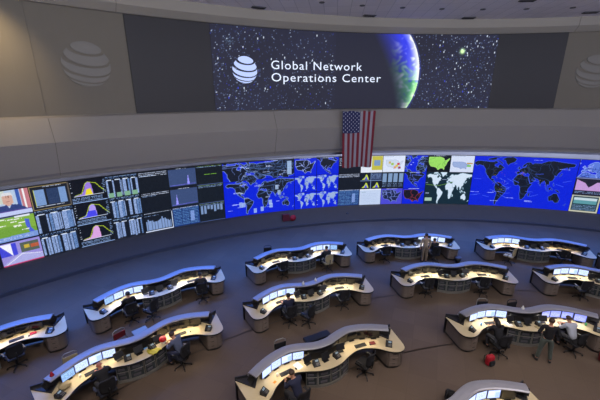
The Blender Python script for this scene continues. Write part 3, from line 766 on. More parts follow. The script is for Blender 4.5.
# ------------------------------------------------------------------ console
half = [(0, .33), (.28, .365), (.6, .47), (.9, .55), (1.2, .575), (1.55, .51), (1.9, .39), (2.25, .21), (2.59, 0)]
HC, DT = 1.13, .73      # canopy and desk height
outer = catmull([(-x, y) for x, y in half[::-1]]+half[1:], 4)
nrm = normals2(outer)
def off(path, d): return [(p[0]+q[0]*d, p[1]+q[1]*d) for p, q in zip(path, normals2(path))]
hf = [(0, -.55), (.38, -.5), (.72, -.36), (1.12, -.24), (1.5, -.28), (1.84, -.46), (2.08, -.7), (2.26, -.84), (2.46, -.9), (2.66, -.85), (2.77, -.68), (2.84, -.3), (2.93, .24)]
front = catmull([(-x, y) for x, y in hf[::-1]]+hf[1:], 4)
def mirror(pts, s): return [(x*s, y) for x, y in pts]
def make_console():
    root = empty('operator_console')
    # canopy
    prof = [(-.02, -.13), (0.0, -.02), (.02, .0), (.06, .012), (.17, .02), (.30, .008), (.335, -.012), (.335, -.035), (.17, -.02), (.03, -.03), (.02, -.13)]
    n_ = len(outer); q = len(prof); vs_ = []; fs_ = []
    for (x, y), (nx, ny) in zip(outer, nrm):
        for d, z in prof: vs_.append((x-nx*d, y-ny*d, HC+z))
    for i in range(n_-1):
        for j in range(q): fs_.append([i*q+j, i*q+(j+1) % q, (i+1)*q+(j+1) % q, (i+1)*q+j])
    fs_ += [list(range(q)), [(n_-1)*q+j for j in range(q)][::-1]]
    can = MB().add(vs_, fs_).build('canopy', M['canopy'], root)
    for s in (-1, 1):
        path = [p for p in off(outer, -.25) if .45 < p[0]*s < 2.15]
        MB().ribbon(path, HC-.05, HC-.034, .03).build('task_light', M['strip'], can)
    # back panel
    MB().ribbon(off(outer, -.06), .08, HC-.07, .04).build('back_panel', M['dark'], root)
    # desktop with dark edge
    back = [p for p in off(outer, -.09) if abs(p[0]) < 2.35]
    poly = front+[(2.5, -.02)]+back[::-1]+[(-2.5, -.02)]
    poly = poly[::-1]
    d_ = MB().prism(poly, DT-.035, DT).build('desktop', M['desk'], root)
    MB().ribbon(off(front, -.004), DT-.05, DT-.004, .022).build('edge_band', M['black'], d_)
    for s in (-1, 1):
        # dark corner shelf between the canopy end and the desk apex
        tri = mirror([(2.93, .25), (2.46, -.28), (2.34, -.06), (2.2, .18), (2.5, .22)], s)
        MB().prism(tri if s > 0 else tri[::-1], DT+.003, DT+.045).build('corner_shelf', M['dark'], root)
        MB().ribbon(mirror([(2.3, .16), (2.6, .2), (2.93, .27)], s), .08, .86, .03).build('end_panel', M['dark'], root)
        pts = [(2.1, .1), (2.1, -.62), (2.18, -.74), (2.28, -.8), (2.46, -.845), (2.61, -.8), (2.71, -.65), (2.78, -.3), (2.87, .22)]
        cabp = mirror(catmull(pts, 3), s)
        cb = MB().prism(cabp if s > 0 else cabp[::-1], .09, .685).build('end_cabinet', M['cab'], root)
        cp = [(x*.995, y*.97) for x, y in cabp]
        MB().prism(cp if s > 0 else cp[::-1], .0, .09).build('plinth', M['black'], root)
        mid = Vector((2.3*s, -.605)); ang = math.atan2(-.12*1, .30)*s
        for j in range(3):
            dr = MB().box((2.27*s, -.802, .19+j*.19), (.30, .022, .17), rz=ang*.95, bev=.004).build('drawer', M['cabline'], cb)
            MB().box((2.27*s, -.82, .22+j*.19), (.1, .015, .014), rz=ang*.95).build('handle', M['black'], dr)
        MB().box((2.9*s, .235, .36), (.05, .05, .68)).build('side_trim', M['black'], root)
    # dark equipment riser under the middle of the canopy
    MB().ribbon([p for p in off(outer, -.30) if abs(p[0]) < .6], DT+.002, DT+.24, .12).build('equipment_riser', M['black'], root)
    # centre cabinet
    cf = [p for p in off(front, .07) if abs(p[0]) <= .80]
    cpoly = cf+[(.76, .2), (-.76, .2)]
    cpoly = cpoly[::-1]
    cc = MB().prism(cpoly, .09, .69).build('center_cabinet', M['dark'], root)
    MB().ribbon(off(cf, .0), .0, .09, .05).build('plinth', M['palemetal'], root)
    m4 = len(cf)-1
    for j in range(4):
        a = cf[int(j*m4/4)]; b = cf[int((j+1)*m4/4)]
        cxm, cym = (a[0]+b[0])/2, (a[1]+b[1])/2; L_ = math.dist(a, b); an = math.atan2(b[1]-a[1], b[0]-a[0])
        nx, ny = math.sin(an), -math.cos(an); cxm += nx*.015; cym += ny*.015
        dr = MB().box((cxm, cym, .38), (L_*.95, .02, .52), rz=an).build('door', M['glass'], cc)
        fm = MB(); T = Matrix.Translation((cxm+nx*.012, cym+ny*.012, .38)) @ Matrix.Rotation(an, 4, 'Z')
        for sx in (-1, 1): fm.box((sx*L_*.46, 0, 0), (.02, .015, .53), M=T)
        for zz in (-.26, 0.05, .26): fm.box((0, 0, zz), (L_*.93, .015, .02), M=T)
        fm.build('door_frame', M['palemetal'], dr)
        for r_ in range(3): MB().box((rs.rand()*.08-.04, -.004, -.16+r_*.16), (L_*.5, .02, .08), M=T).build('equipment', M['vent'], dr)
    return root
# consoles: name, x, y, angle, left lit, right lit, lamp left, lamp right, lamp colour
WARM = (1.0, .80, .50); NEUT = (1.0, .92, .78); COOL = (.95, .96, 1.0)
CON = {
 'C6': ('far left edge console', -11.08, 9.02, 48, None, 0, 9, 13, WARM),
 'C4': ('upper left console', -6.26, 13.23, 33.8, 4, 0, 22, 26, NEUT),
 'C5': ('lower left console', -5.49, 9.45, 38.6, 4, 0, 10, 24, WARM),
 'C1': ('back console left of the flag', 0.0, 16.4, 21.4, 0, 4, 22, 20, NEUT),
 'C2': ('middle left console', .44, 12.86, 21.5, 4, 0, 20, 22, NEUT),
 'C3': ('bottom centre console', .78, 9.14, 24.8, 4, 0, 8, 7, WARM),
 'C7': ('back console right of the flag', 6.25, 17.95, 4.0, 0, 2, 12, 16, NEUT),
 'C8': ('middle right console', 7.34, 14.44, 2.3, 0, 0, 24, 20, NEUT),
 'C9': ('upper right console', 13.22, 17.49, -12.5, 4, 0, 20, 14, WARM),
 'C10': ('right edge console', 14.21, 13.84, -15.5, 4, None, 22, 14, NEUT),
 'C11': ('lower right console', 8.59, 10.9, -1.2, 4, 4, 18, 18, NEUT),
 'C12': ('bottom edge console', 3.98, 6.78, 19.5, None, 3, 12, 10, WARM),
 'C13': ('far right edge console', 18.6, 15.02, -26, None, None, 8, 0, NEUT),
}
proto = make_console()
first = True
def W2(c, x, y, z=0):
    n_, cx_, cy_, a = CON[c][:4]; a = math.radians(a)
    return (cx_+x*math.cos(a)-y*math.sin(a), cy_+x*math.sin(a)+y*math.cos(a), z)
def WA(c, a=0): return math.radians(CON[c][3])+a
extra_lbl = {'C6': 'two-bay curved operator console at the left frame edge, only its right bay showing',
 'C4': 'curved two-bay operator console at upper left, nearest the chart displays', 'C5': 'curved two-bay console at lower left with a red jar on its desk',
 'C1': 'curved two-bay operator console in the back row just left of the flag', 'C2': 'curved two-bay operator console in the middle row left of centre, pale bulbs on its canopy',
 'C3': 'large curved two-bay operator console at bottom centre', 'C7': 'curved two-bay console in the back row, person in beige standing at it',
 'C8': 'curved two-bay console in the middle row right of centre with all monitors dark', 'C9': 'curved two-bay operator console in the back row at upper right, tan chair at it',
 'C10': 'curved operator console running out of the right frame edge, left bay lit', 'C11': 'curved two-bay console at lower right with a man standing at it',
 'C12': 'curved operator console cut off by the bottom frame edge', 'C13': 'dark console end just showing at the far right frame edge'}
for c, v in CON.items():
    r = proto if first else copy_tree(proto); first = False
    r.location = (v[1], v[2], 0); r.rotation_euler = (0, 0, math.radians(v[3]))
    tag(r, extra_lbl[c], 'console', 'curved operator consoles')
    for s, pw in ((-1, v[6]), (1, v[7])):
        if not pw: continue
        for dx_ in (-.42, .42):
            x = (1.28+dx_)*s; y = .08 if dx_*1 < 0 else -.04
            la = bpy.data.lights.new('task_lamp', 'AREA'); la.shape = 'RECTANGLE'; la.size = .7; la.size_y = .05; la.energy = pw*.22; la.color = v[8]; la.spread = math.radians(135)
            lob = bpy.data.objects.new('task_lamp', la); COL.objects.link(lob)
            lob.location = W2(c, x, y, HC-.055); lob.rotation_euler = (math.radians(-26), 0, WA(c, -(.12 if dx_ < 0 else .45)*s))

# ------------------------------------------------------------------ monitors
def mon_cv(k_):
    cv = Cv(28, 20, (206, 226, 255))
    if k_ == 0: cv.rect(0, 0, 1, .12, (150, 180, 240)); cv.rect(.5, .2, .52, 1, (170, 190, 240))
    if k_ == 1: cv.text(.05, .2, .9, (150, 170, 220), 7, .11, .5)
    if k_ == 2: cv.rect(.1, .2, .5, .6, (236, 244, 255)); cv.rect(.6, .3, .95, .9, (170, 200, 250))
    if k_ == 3: cv.a[:] = (150, 190, 232); cv.rect(0, .1, 1, .14, (70, 90, 150)); cv.text(.05, .3, .9, (90, 120, 180), 6, .1, .6)
    if k_ == 4: cv.a[:] = (150, 160, 250); cv.text(.05, .3, .9, (210, 216, 255), 6, .1, .6)
    for q in ((0, 0, 1, .06), (0, .94, 1, 1), (0, 0, .05, 1), (.95, 0, 1, 1)): cv.rect(*q, (96, 120, 240), .8)
    return cv
def make_monitor(kind):
    r = empty('monitor')
    MB().box((0, .015, .195), (.40, .03, .31), bev=.006).build('casing', M['black'], r)
    MB().box((0, .05, .08), (.05, .02, .16), bev=.004).build('stand', M['black'], r)
    MB().box((0, .04, .006), (.2, .14, .012), bev=.004).build('base', M['black'], r)
    if kind is None: MB().box((0, -.002, .197), (.375, .004, .28)).build('screen', M['darkscreen'], r)
    else: link('screen', grid_mesh('screen', mon_cv(kind), lambda u, v: ((u-.5)*.365, -.004, .337-.28*v)), M['mon'], r)
    return r
MON = {}
def place_monitor(kind, loc, rz, label, group):
    if kind not in MON: MON[kind] = make_monitor(kind); o = MON[kind]
    else: o = copy_tree(MON[kind])
    o.location = loc; o.rotation_euler = (0, 0, rz); tag(o, label, 'monitor', group); return o
MX = [(2.0, -.01), (1.63, .15), (1.24, .225), (.85, .19)]
ORDL = ['leftmost', 'second from left', 'third from left', 'rightmost of four']
for c, v in CON.items():
    for side, lit in ((-1, v[4]), (1, v[5])):
        if lit is None: continue
        for i in range(4):
            x, y = MX[i] if side < 0 else MX[3-i]
            # tangent of the outer curve there
            j = min(range(len(outer)), key=lambda q: abs(outer[q][0]-x*side)); nx, ny = nrm[j]
            rot = math.atan2(ny, nx)-PI/2
            on = (i < lit) if lit != 2 else i in (2, 3)
            if c == 'C7' and side > 0: on = i in (0, 2, 3)
            kd = [0, 1, 2, 1][i] if on else None
            if on and c in ('C5', 'C4') and i == 0: kd = 3
            if on and c == 'C11' and side > 0: kd = 4
            if on and c == 'C1' and i == 3: kd = 3
            if c == 'C1' and side < 0: kd = None
            place_monitor(kd, W2(c, x*side, y, DT+.001), WA(c, rot*.92), '%s monitor, %s, %s bay of the %s' % ('lit' if on else 'dark', ORDL[i], 'left' if side < 0 else 'right', v[0]),
                          '%s monitors' % ('lit' if on else 'dark'))

# ------------------------------------------------------------------ desk items
def make_phone():
    r = empty('desk_phone')
    mb = MB(); mb.add([(-.11, -.1, 0), (.11, -.1, 0), (.11, .1, 0), (-.11, .1, 0), (-.11, -.1, .03), (.11, -.1, .03), (.11, .1, .13), (-.11, .1, .13)],
                      [[0, 1, 2, 3], [4, 5, 6, 7], [0, 1, 5, 4], [1, 2, 6, 5], [2, 3, 7, 6], [3, 0, 4, 7]]); mb.build('body', M['black'], r)
    MB().tube([(-.08, -.08, .06), (-.085, -.05, .085), (-.085, .05, .135), (-.08, .09, .135)], [.022, .014, .014, .022], 8).build('handset', M['black'], r)
    MB().box((.03, .045, .108), (.1, .055, .006), rx=math.atan2(.1, .2)).build('display', M['phonelcd'], r)
    kp = MB()
    for i in range(3):
        for j in range(4): kp.box((.0+i*.035, -.08+j*.022, .042+j*.011), (.022, .013, .008), rx=.46)
    kp.build('keypad', M['palemetal'], r)
    return r
def make_turret():
    r = empty('touch_console')
    MB().box((0, 0, .008), (.2, .16, .016), bev=.005).build('base', M['black'], r)
    MB().tube([(0, .03, .01), (0, .04, .12)], .018, 8).build('stand', M['black'], r)
    MB().box((0, 0.02, .16), (.30, .025, .22), rx=-.5, bev=.006).build('casing', M['black'], r)
    MB().box((0, .008, .153), (.265, .004, .18), rx=-.5).build('screen', M['darkscreen'], r)
    return r
def make_keyboard():
    r = empty('keyboard')
    MB().box((0, 0, .011), (.42, .15, .02), rx=.05, bev=.005).build('case', M['black'], r)
    kb = MB()
    for j in range(5):
        for i in range(14): kb.box((-.19+i*.0285, -.055+j*.027, .0235+j*.0014), (.023, .021, .007))
    kb.build('keys', M['dark'], r); return r
def make_mouse():
    r = MB().sph((0, 0, .012), 1, sc=(.03, .052, .02), n=12).build('mouse', M['black']); return r
def make_chair(m=None):
    m = m or M['chair']
    r = empty('office_chair')
    st = MB().box((0, .02, .46), (.48, .46, .08), bev=.03); st.build('seat', m, r)
    vs_ = []; fs_ = []; nx_, nz_ = 9, 9
    for t in (0, .035):
        for j in range(nz_):
            for i in range(nx_):
                u = i/(nx_-1)*2-1; v = j/(nz_-1); w = .23*(1-.25*(2*v-1)**4)
                vs_.append((u*w, -.24+.07*u*u-.06*v-t+.03*math.sin(v*PI), .56+v*.5-.02*u*u))
    K = nx_*nz_
    for t in (0, K):
        for j in range(nz_-1):
            for i in range(nx_-1): a = t+j*nx_+i; fs_.append([a, a+1, a+nx_+1, a+nx_])
    rim = [i for i in range(nx_)]+[j*nx_+nx_-1 for j in range(1, nz_)]+[(nz_-1)*nx_+i for i in range(nx_-2, -1, -1)]+[j*nx_ for j in range(nz_-2, 0, -1)]
    for a, b in zip(rim, rim[1:]+rim[:1]): fs_.append([a, b, b+K, a+K])
    MB().add(vs_, fs_, 0, True).build('backrest', m, r)
    MB().tube([(0, -.1, .42), (0, -.27, .44), (0, -.30, .6), (0, -.31, .75)], .022, 8).build('back_support', M['black'], r)
    MB().lathe([(.03, .08), (.03, .28), (.02, .28), (.02, .42), (.09, .425), (.09, .44)], 12).build('gas_column', M['black'], r)
    for s in (-1, 1):
        a = MB(); a.tube([(s*.22, 0, .44), (s*.28, 0, .46), (s*.285, 0, .64)], .016, 8); a.box((s*.285, .03, .655), (.06, .26, .03), bev=.01); a.build('armrest', M['black'], r)
    for q in range(5):
        w = 2*PI*q/5+.3; c_, s_ = math.cos(w), math.sin(w)
        l = MB().tube([(c_*.03, s_*.03, .11), (c_*.29, s_*.29, .075)], [.026, .016], 8).build('leg', M['black'], r)
        MB().lathe([(.0, -.012), (.028, -.012), (.028, .012), (.0, .012)], 10, M=Matrix.Translation((c_*.29, s_*.29, .03)) @ Matrix.Rotation(w, 4, 'Z') @ Matrix.Rotation(PI/2, 4, 'X')).build('caster', M['black'], l)
    return r
SRC = {}
def put(kind, maker, loc, rz, label, cat, group=None):
    if kind not in SRC: SRC[kind] = maker(); o = SRC[kind]
    else: o = copy_tree(SRC[kind])
    o.location = loc; o.rotation_euler = (0, 0, rz)
    return tag(o, label, cat, group)

DZ = .7315
for c, v in CON.items():
    cn = v[0]
    L_on = v[4] is not None or c == 'C13'; R_on = v[5] is not None
    if c in ('C12',): C_on = False
    else: C_on = c not in ('C6', 'C13')
    if v[4] is not None: put('kb', make_keyboard, W2(c, -1.4, -.12, DZ), WA(c, .12), 'black keyboard in the left bay of the '+cn, 'keyboard', 'keyboards')
    if v[4] is not None: put('ms', make_mouse, W2(c, -1.06, -.1, DZ), WA(c, .1), 'black mouse in the left bay of the '+cn, 'mouse', 'mice')
    if R_on and c != 'C12':
        put('kb', make_keyboard, W2(c, 1.38, -.1, DZ), WA(c, -.08), 'black keyboard in the right bay of the '+cn, 'keyboard', 'keyboards')
        put('ms', make_mouse, W2(c, 1.72, -.2, DZ), WA(c, -.2), 'black mouse in the right bay of the '+cn, 'mouse', 'mice')
    if L_on:
        put('ph', make_phone, W2(c, -2.26, -.55, DZ), WA(c, .75), 'black desk phone on the left end desk of the '+cn, 'phone', 'black desk phones')
        put('tu', make_turret, W2(c, -2.5, -.07, .7765), WA(c, .9), 'dark touch screen on the left corner of the '+cn, 'touch screen', 'dark corner touch screens')
    if R_on:
        put('ph', make_phone, W2(c, 2.28, -.5, DZ), WA(c, -.7), 'black desk phone on the right end desk of the '+cn, 'phone', 'black desk phones')
        put('tu', make_turret, W2(c, 2.5, -.05, .7765), WA(c, -.9), 'dark touch screen on the right corner of the '+cn, 'touch screen', 'dark corner touch screens')
    if C_on:
        put('ph', make_phone, W2(c, -.4, -.22, DZ), WA(c, -.1), 'black desk phone at centre left of the '+cn, 'phone', 'black desk phones')
        put('tu', make_turret, W2(c, -.04, -.18, DZ), WA(c, .15), 'dark touch screen in the middle of the '+cn, 'touch screen', 'dark centre touch screens')
        put('tu', make_turret, W2(c, .62, -.02, DZ), WA(c, -.1), 'dark touch screen at centre right of the '+cn, 'touch screen', 'dark centre touch screens')
        put('tu', make_turret, W2(c, -.62, -.05, DZ), WA(c, .25), 'dark touch screen at centre left of the '+cn, 'touch screen', 'dark centre touch screens')
        put('ph', make_phone, W2(c, .38, -.2, DZ), WA(c, .25), 'black desk phone at centre right of the '+cn, 'phone', 'black desk phones')
def paper(c, x, y, rz, label, m='white', w=.21, h=.28, t=.004, cat='paper'):
    o = MB().box((0, 0, t/2), (w, h, t), bev=min(.001, t/4)).build('paper_sheet', M[m], None, W2(c, x, y, DZ), WA(c, rz)); tag(o, label, cat, 'loose papers on the desks')
paper('C3', -.95, -.02, .3, 'white paper beside the keyboard on the bottom centre console')
paper('C3', -1.85, -.3, .5, 'orange card on the left end of the bottom centre console', 'orange', .1, .08)
paper('C5', .12, .0, .3, 'bright blue card in the middle of the lower left console', 'blue', .24, .2)
paper('C11', -.72, -.15, .2, 'white paper in the left bay of the lower right console')
paper('C11', .3, -.38, .5, 'tan folder leaning at the centre of the lower right console', 'tan', .2, .3, .02)
paper('C9', -1.0, .02, .1, 'white paper in the left bay of the upper right console')
paper('C1', .62, .1, .1, 'white paper in the right bay of the back console left of the flag')
paper('C4', -1.7, -.15, .5, 'white paper in the left bay of the upper left console')
paper('C4', .62, .12, .2, 'white papers near the middle of the upper left console')
paper('C2', .75, .1, .2, 'white paper at the centre of the middle console left of centre')
paper('C8', -1.75, -.25, .5, 'white paper at left on the middle console right of centre')
paper('C10', -1.75, -.2, .5, 'white paper at left on the right edge console')

def pn(name, mb, m, c, x, y, z, rz, label, cat): return tag(mb.build(name, m, None, W2(c, x, y, z), WA(c, rz)), label, cat)
r = empty('candy_jar', W2('C5', .76, -.16, DZ), 0, 'red lidded jar on the lower left console desk', 'jar')
MB().lathe([(.07, 0), (.09, .02), (.095, .09), (.08, .11)], 20).build('jar', M['white'], r)
MB().lathe([(.11, .105), (.125, .13), (.12, .19), (.08, .235), (.0, .245)], 20).build('lid', M['red'], r)
mb = MB(); vs_ = []; fs_ = []
for j in range(9):
    for i in range(9):
        u, w = i/8-.5, j/8-.5; vs_.append((u*.34+.02*math.sin(j), w*.34+.03*math.sin(i*1.3), .03+.05*abs(math.sin(i*1.1+j*.7))*(1-abs(u)*1.2)))
for j in range(8):
    for i in range(8): a = j*9+i; fs_.append([a, a+1, a+10, a+9])
ob = pn('folded_jacket', mb.add(vs_, fs_, 0, True), M['yellow'], 'C5', .38, -.36, DZ-.02, .4, 'yellow cloth lying on the lower left console beside the red jar', 'cloth')
ob.modifiers.new('s', 'SOLIDIFY').thickness = .02
bagm = MB().sph((0, 0, .09), 1, sc=(.17, .13, .1), n=16); bagm.sph((.07, .02, .15), .06, sc=(1.2, .8, .7)); pn('canvas_bag', bagm, M['tan'], 'C5', -2.12, -.3, DZ, .3, 'pale crumpled bag on the left end of the lower left console', 'bag')
for c, x, y, lab in (('C11', -.05, .22, 'small white cone standing on the canopy of the lower right console'), ('C2', -.25, .2, 'small pale cone on the canopy of the middle left console, left of its dip'), ('C2', .35, .25, 'small pale cone on the canopy of the middle left console, right of its dip'), ('C5', -2.36, -.05, 'small pink cone on the left canopy end of the lower left console')):
    pn('canopy_beacon', MB().lathe([(.06, 0), (.055, .02), (.015, .13), (.0, .14)], 14), M['white'] if c != 'C5' else M['redcloth'], c, x, y, HC+.021, 0, lab, 'cone')
pn('drink_cup', MB().lathe([(.028, 0), (.036, .1), (.033, .1), (.026, .01)], 14), M['green'], 'C11', 2.1, -.2, DZ, 0, 'green cup at the right of the lower right console', 'cup')
pn('drink_cup', MB().lathe([(.028, 0), (.036, .1), (.033, .1), (.026, .01)], 14), M['white'], 'C5', -1.72, -.1, DZ, 0, 'white cup in the left bay of the lower left console', 'cup')
pn('drink_cup', MB().lathe([(.028, 0), (.036, .1), (.033, .1), (.026, .01)], 14), M['white'], 'C3', -1.7, -.12, DZ, 0, 'white cup beside the keyboard on the bottom centre console', 'cup')
pn('drink_cup', MB().lathe([(.028, 0), (.036, .1), (.033, .1), (.026, .01)], 14), M['blue'], 'C11', -1.8, -.25, DZ, 0, 'blue cup in the left bay of the lower right console', 'cup')
pn('notebook', MB().box((0, 0, .015), (.2, .14, .03), bev=.005), M['darkred'], 'C3', 1.82, -.18, DZ, -.2, 'dark red notebook in the right bay of the bottom centre console', 'notebook')
pn('notebook', MB().box((0, 0, .015), (.2, .14, .03), bev=.005), M['redcloth'], 'C6', 1.85, -.15, DZ, -.2, 'red notebook on the far left edge console', 'notebook')

# bags and bins on the floor
def backpack(loc, rz, m, lab):
    r = empty('backpack', loc, rz, lab, 'backpack')
    MB().box((0, 0, .2), (.3, .2, .4), bev=.08).build('body', m, r)
    MB().box((0, -.11, .14), (.22, .08, .2), bev=.035).build('pocket', M['chair'] if m is not M['chair'] else M['darkred'], r)
    for s in (-1, 1): MB().tube([(s*.08, .09, .36), (s*.1, .15, .3), (s*.1, .15, .12), (s*.09, .1, .05)], .014, 6).build('strap', M['black'], r)
    MB().tube([(-.04, .05, .39), (-.03, .05, .44), (.03, .05, .44), (.04, .05, .39)], .01, 6).build('handle', M['black'], r)
backpack(W2('C11', -1.97, -1.4), .3, M['redcloth'], 'red backpack on the carpet behind the seated person in black')
backpack(W2('C11', 2.1, -1.2), -.4, M['darkred'], 'dark red bag on the carpet at the right frame edge')
o = empty('waste_bin', W2('C7', 2.5, -1.12), 0, 'round dark waste bin at the right end of the back console', 'bin')
MB().lathe([(.13, 0), (.165, .34), (.155, .34), (.125, .02)], 18).build('body', M['black'], o); MB().lathe([(.155, .33), (.175, .335), (.175, .355), (.155, .36)], 18).build('rim', M['vent'], o)

# visitor chairs and carts behind the consoles
def make_stack_chair(seat_m, frame_m):
    r = empty('visitor_chair')
    MB().box((0, 0, .45), (.45, .44, .05), bev=.02).build('seat', seat_m, r)
    MB().box((0, -.22, .75), (.42, .04, .26), rx=-.12, bev=.015).build('backrest', seat_m, r)
    f_ = MB(); f_.tube([(-.21, -.2, .44), (-.21, -.23, .7), (-.2, -.26, .92), (-.12, -.27, .97), (.12, -.27, .97), (.2, -.26, .92), (.21, -.23, .7), (.21, -.2, .44)], .017, 8); f_.build('back_frame', frame_m, r)
    for sx in (-1, 1):
        for sy in (-1, 1): MB().tube([(sx*.2, sy*.18, .44), (sx*.23, sy*.22, 0)], .014, 6).build('leg', frame_m, r)
    return r
def vchair(c, x, y, rz, lab, seat='chair', frame='palemetal'):
    put('vc'+seat+frame, lambda: make_stack_chair(M[seat], M[frame]), W2(c, x, y), WA(c, rz), lab, 'chair', 'visitor chairs behind the consoles')
vchair('C5', -1.86, .75, PI+.05, 'pale framed visitor chair behind the left canopy of the lower left console', 'tan')
vchair('C3', -1.13, .85, PI, 'pale framed visitor chair behind the canopy of the bottom centre console')
vchair('C11', -1.1, .88, PI, 'visitor chair behind the left bay of the lower right console')
vchair('C11', .14, .85, PI+.2, 'dark visitor chair behind the middle of the lower right console', 'chair', 'dark')
vchair('C1', -1.44, 1.2, PI-.2, 'dark visitor chair behind the left bay of the console left of the flag', 'chair', 'dark')
backpack(W2('C12', 1.0, 1.02), 2.6, M['chair'], 'black bag on the carpet behind the bottom edge console')
vchair('C5', -.3, 1.0, PI+.25, 'red visitor chair behind the dip of the lower left console', 'darkred', 'palemetal')
r = empty('utility_cart', W2('C5', .3, 1.05), WA('C5', .1), 'low grey cart with a white tray behind the lower left console', 'cart')
MB().box((0, 0, .7), (.5, .35, .04), bev=.01).build('tray', M['palemetal'], r); MB().box((0, 0, .3), (.46, .32, .03), bev=.01).build('shelf', M['dark'], r)
for sx in (-1, 1):
    for sy in (-1, 1): MB().tube([(sx*.22, sy*.14, .7), (sx*.22, sy*.14, 0)], .014, 6).build('leg', M['dark'], r)
r = empty('flat_case', W2('C3', .23, .92), WA('C3', .02), 'long black flat case on a stand behind the bottom centre console', 'case')
MB().box((0, 0, .72), (1.0, .32, .12), bev=.02).build('case', M['black'], r)
MB().box((0, 0, .33), (.8, .2, .66), bev=.01).build('stand', M['dark'], r)

# ------------------------------------------------------------------ people
def skin_mesh(name, verts, edges, radii, root=0, sub=1):
    me = bpy.data.meshes.new(name); me.from_pydata(verts, edges, []); me.update()
    o = bpy.data.objects.new(name, me); COL.objects.link(o)
    o.modifiers.new('sk', 'SKIN'); sb = o.modifiers.new('ss', 'SUBSURF'); sb.levels = sub; sb.render_levels = sub
    if not me.skin_vertices: me.skin_vertices.new()
    for i, r_ in enumerate(radii):
        rr_ = r_ if isinstance(r_, tuple) else (r_, r_)
        me.skin_vertices[0].data[i].radius = rr_; me.skin_vertices[0].data[i].use_root = (i == root)
    bpy.context.view_layer.update()
    out = bpy.data.meshes.new_from_object(o.evaluated_get(bpy.context.evaluated_depsgraph_get()))
    bpy.data.objects.remove(o); bpy.data.meshes.remove(me)
    for p in out.polygons: p.use_smooth = True
    return out
class Fig:
    def __init__(s): s.v = []; s.e = []; s.r = []
    def chain(s, pts, radii, start=None):
        prev = start
        for p, r_ in zip(pts, radii):
            s.v.append(tuple(p)); s.r.append(r_); i = len(s.v)-1
            if prev is not None: s.e.append((prev, i))
            prev = i
        return prev
def pose(kind):
    """joint positions, +y is where the person faces"""
    J = {}
    if kind == 'sit':
        J = dict(pel=(0, 0, .53), wst=(0, .01, .68), ch=(0, .05, .9), nk=(0, .08, 1.09), hd=(0, .115, 1.20), tp=(0, .12, 1.30))
        for s, k_ in ((-1, 'l'), (1, 'r')):
            J.update({k_+'hip': (s*.1, .03, .52), k_+'kn': (s*.15, .43, .51), k_+'an': (s*.15, .40, .10), k_+'to': (s*.16, .54, .05),
                      k_+'sh': (s*.19, .05, 1.03), k_+'el': (s*.25, .17, .80), k_+'wr': (s*.15, .40, .80), k_+'ha': (s*.135, .47, .795)})
    elif kind == 'lean':
        J = dict(pel=(0, 0, .53), wst=(0, .04, .68), ch=(0, .16, .87), nk=(0, .26, 1.02), hd=(0, .33, 1.11), tp=(0, .37, 1.20))
        for s, k_ in ((-1, 'l'), (1, 'r')):
            J.update({k_+'hip': (s*.1, .03, .52), k_+'kn': (s*.17, .43, .51), k_+'an': (s*.15, .36, .10), k_+'to': (s*.16, .50, .05),
                      k_+'sh': (s*.19, .21, .98), k_+'el': (s*.27, .30, .80), k_+'wr': (s*.12, .50, .80), k_+'ha': (s*.08, .565, .80)})
    elif kind == 'stand':
        J = dict(pel=(0, 0, .93), wst=(0, .0, 1.08), ch=(0, .02, 1.28), nk=(0, .03, 1.47), hd=(0, .06, 1.58), tp=(0, .07, 1.68))
        for s, k_ in ((-1, 'l'), (1, 'r')):
            J.update({k_+'hip': (s*.1, 0, .9), k_+'kn': (s*.15, .02, .50), k_+'an': (s*.20, -.02, .09), k_+'to': (s*.24, .12, .045),
                      k_+'sh': (s*.20, .02, 1.40), k_+'el': (s*.31, -.02, 1.14), k_+'wr': (s*.20, .17, 1.0), k_+'ha': (s*.15, .24, 1.0)})
    else:   # relaxed stand, arms hanging
        J = dict(pel=(0, 0, .93), wst=(0, .0, 1.08), ch=(0, .01, 1.28), nk=(0, .02, 1.47), hd=(0, .05, 1.58), tp=(0, .055, 1.68))
        for s, k_ in ((-1, 'l'), (1, 'r')):
            J.update({k_+'hip': (s*.09, 0, .9), k_+'kn': (s*.10, .02, .50), k_+'an': (s*.10, -.02, .09), k_+'to': (s*.12, .12, .045),
                      k_+'sh': (s*.20, .01, 1.40), k_+'el': (s*.25, -.01, 1.12), k_+'wr': (s*.25, .07, .88), k_+'ha': (s*.25, .09, .80)})
    return {k_: Vector(v_) for k_, v_ in J.items()}
BODY = {}
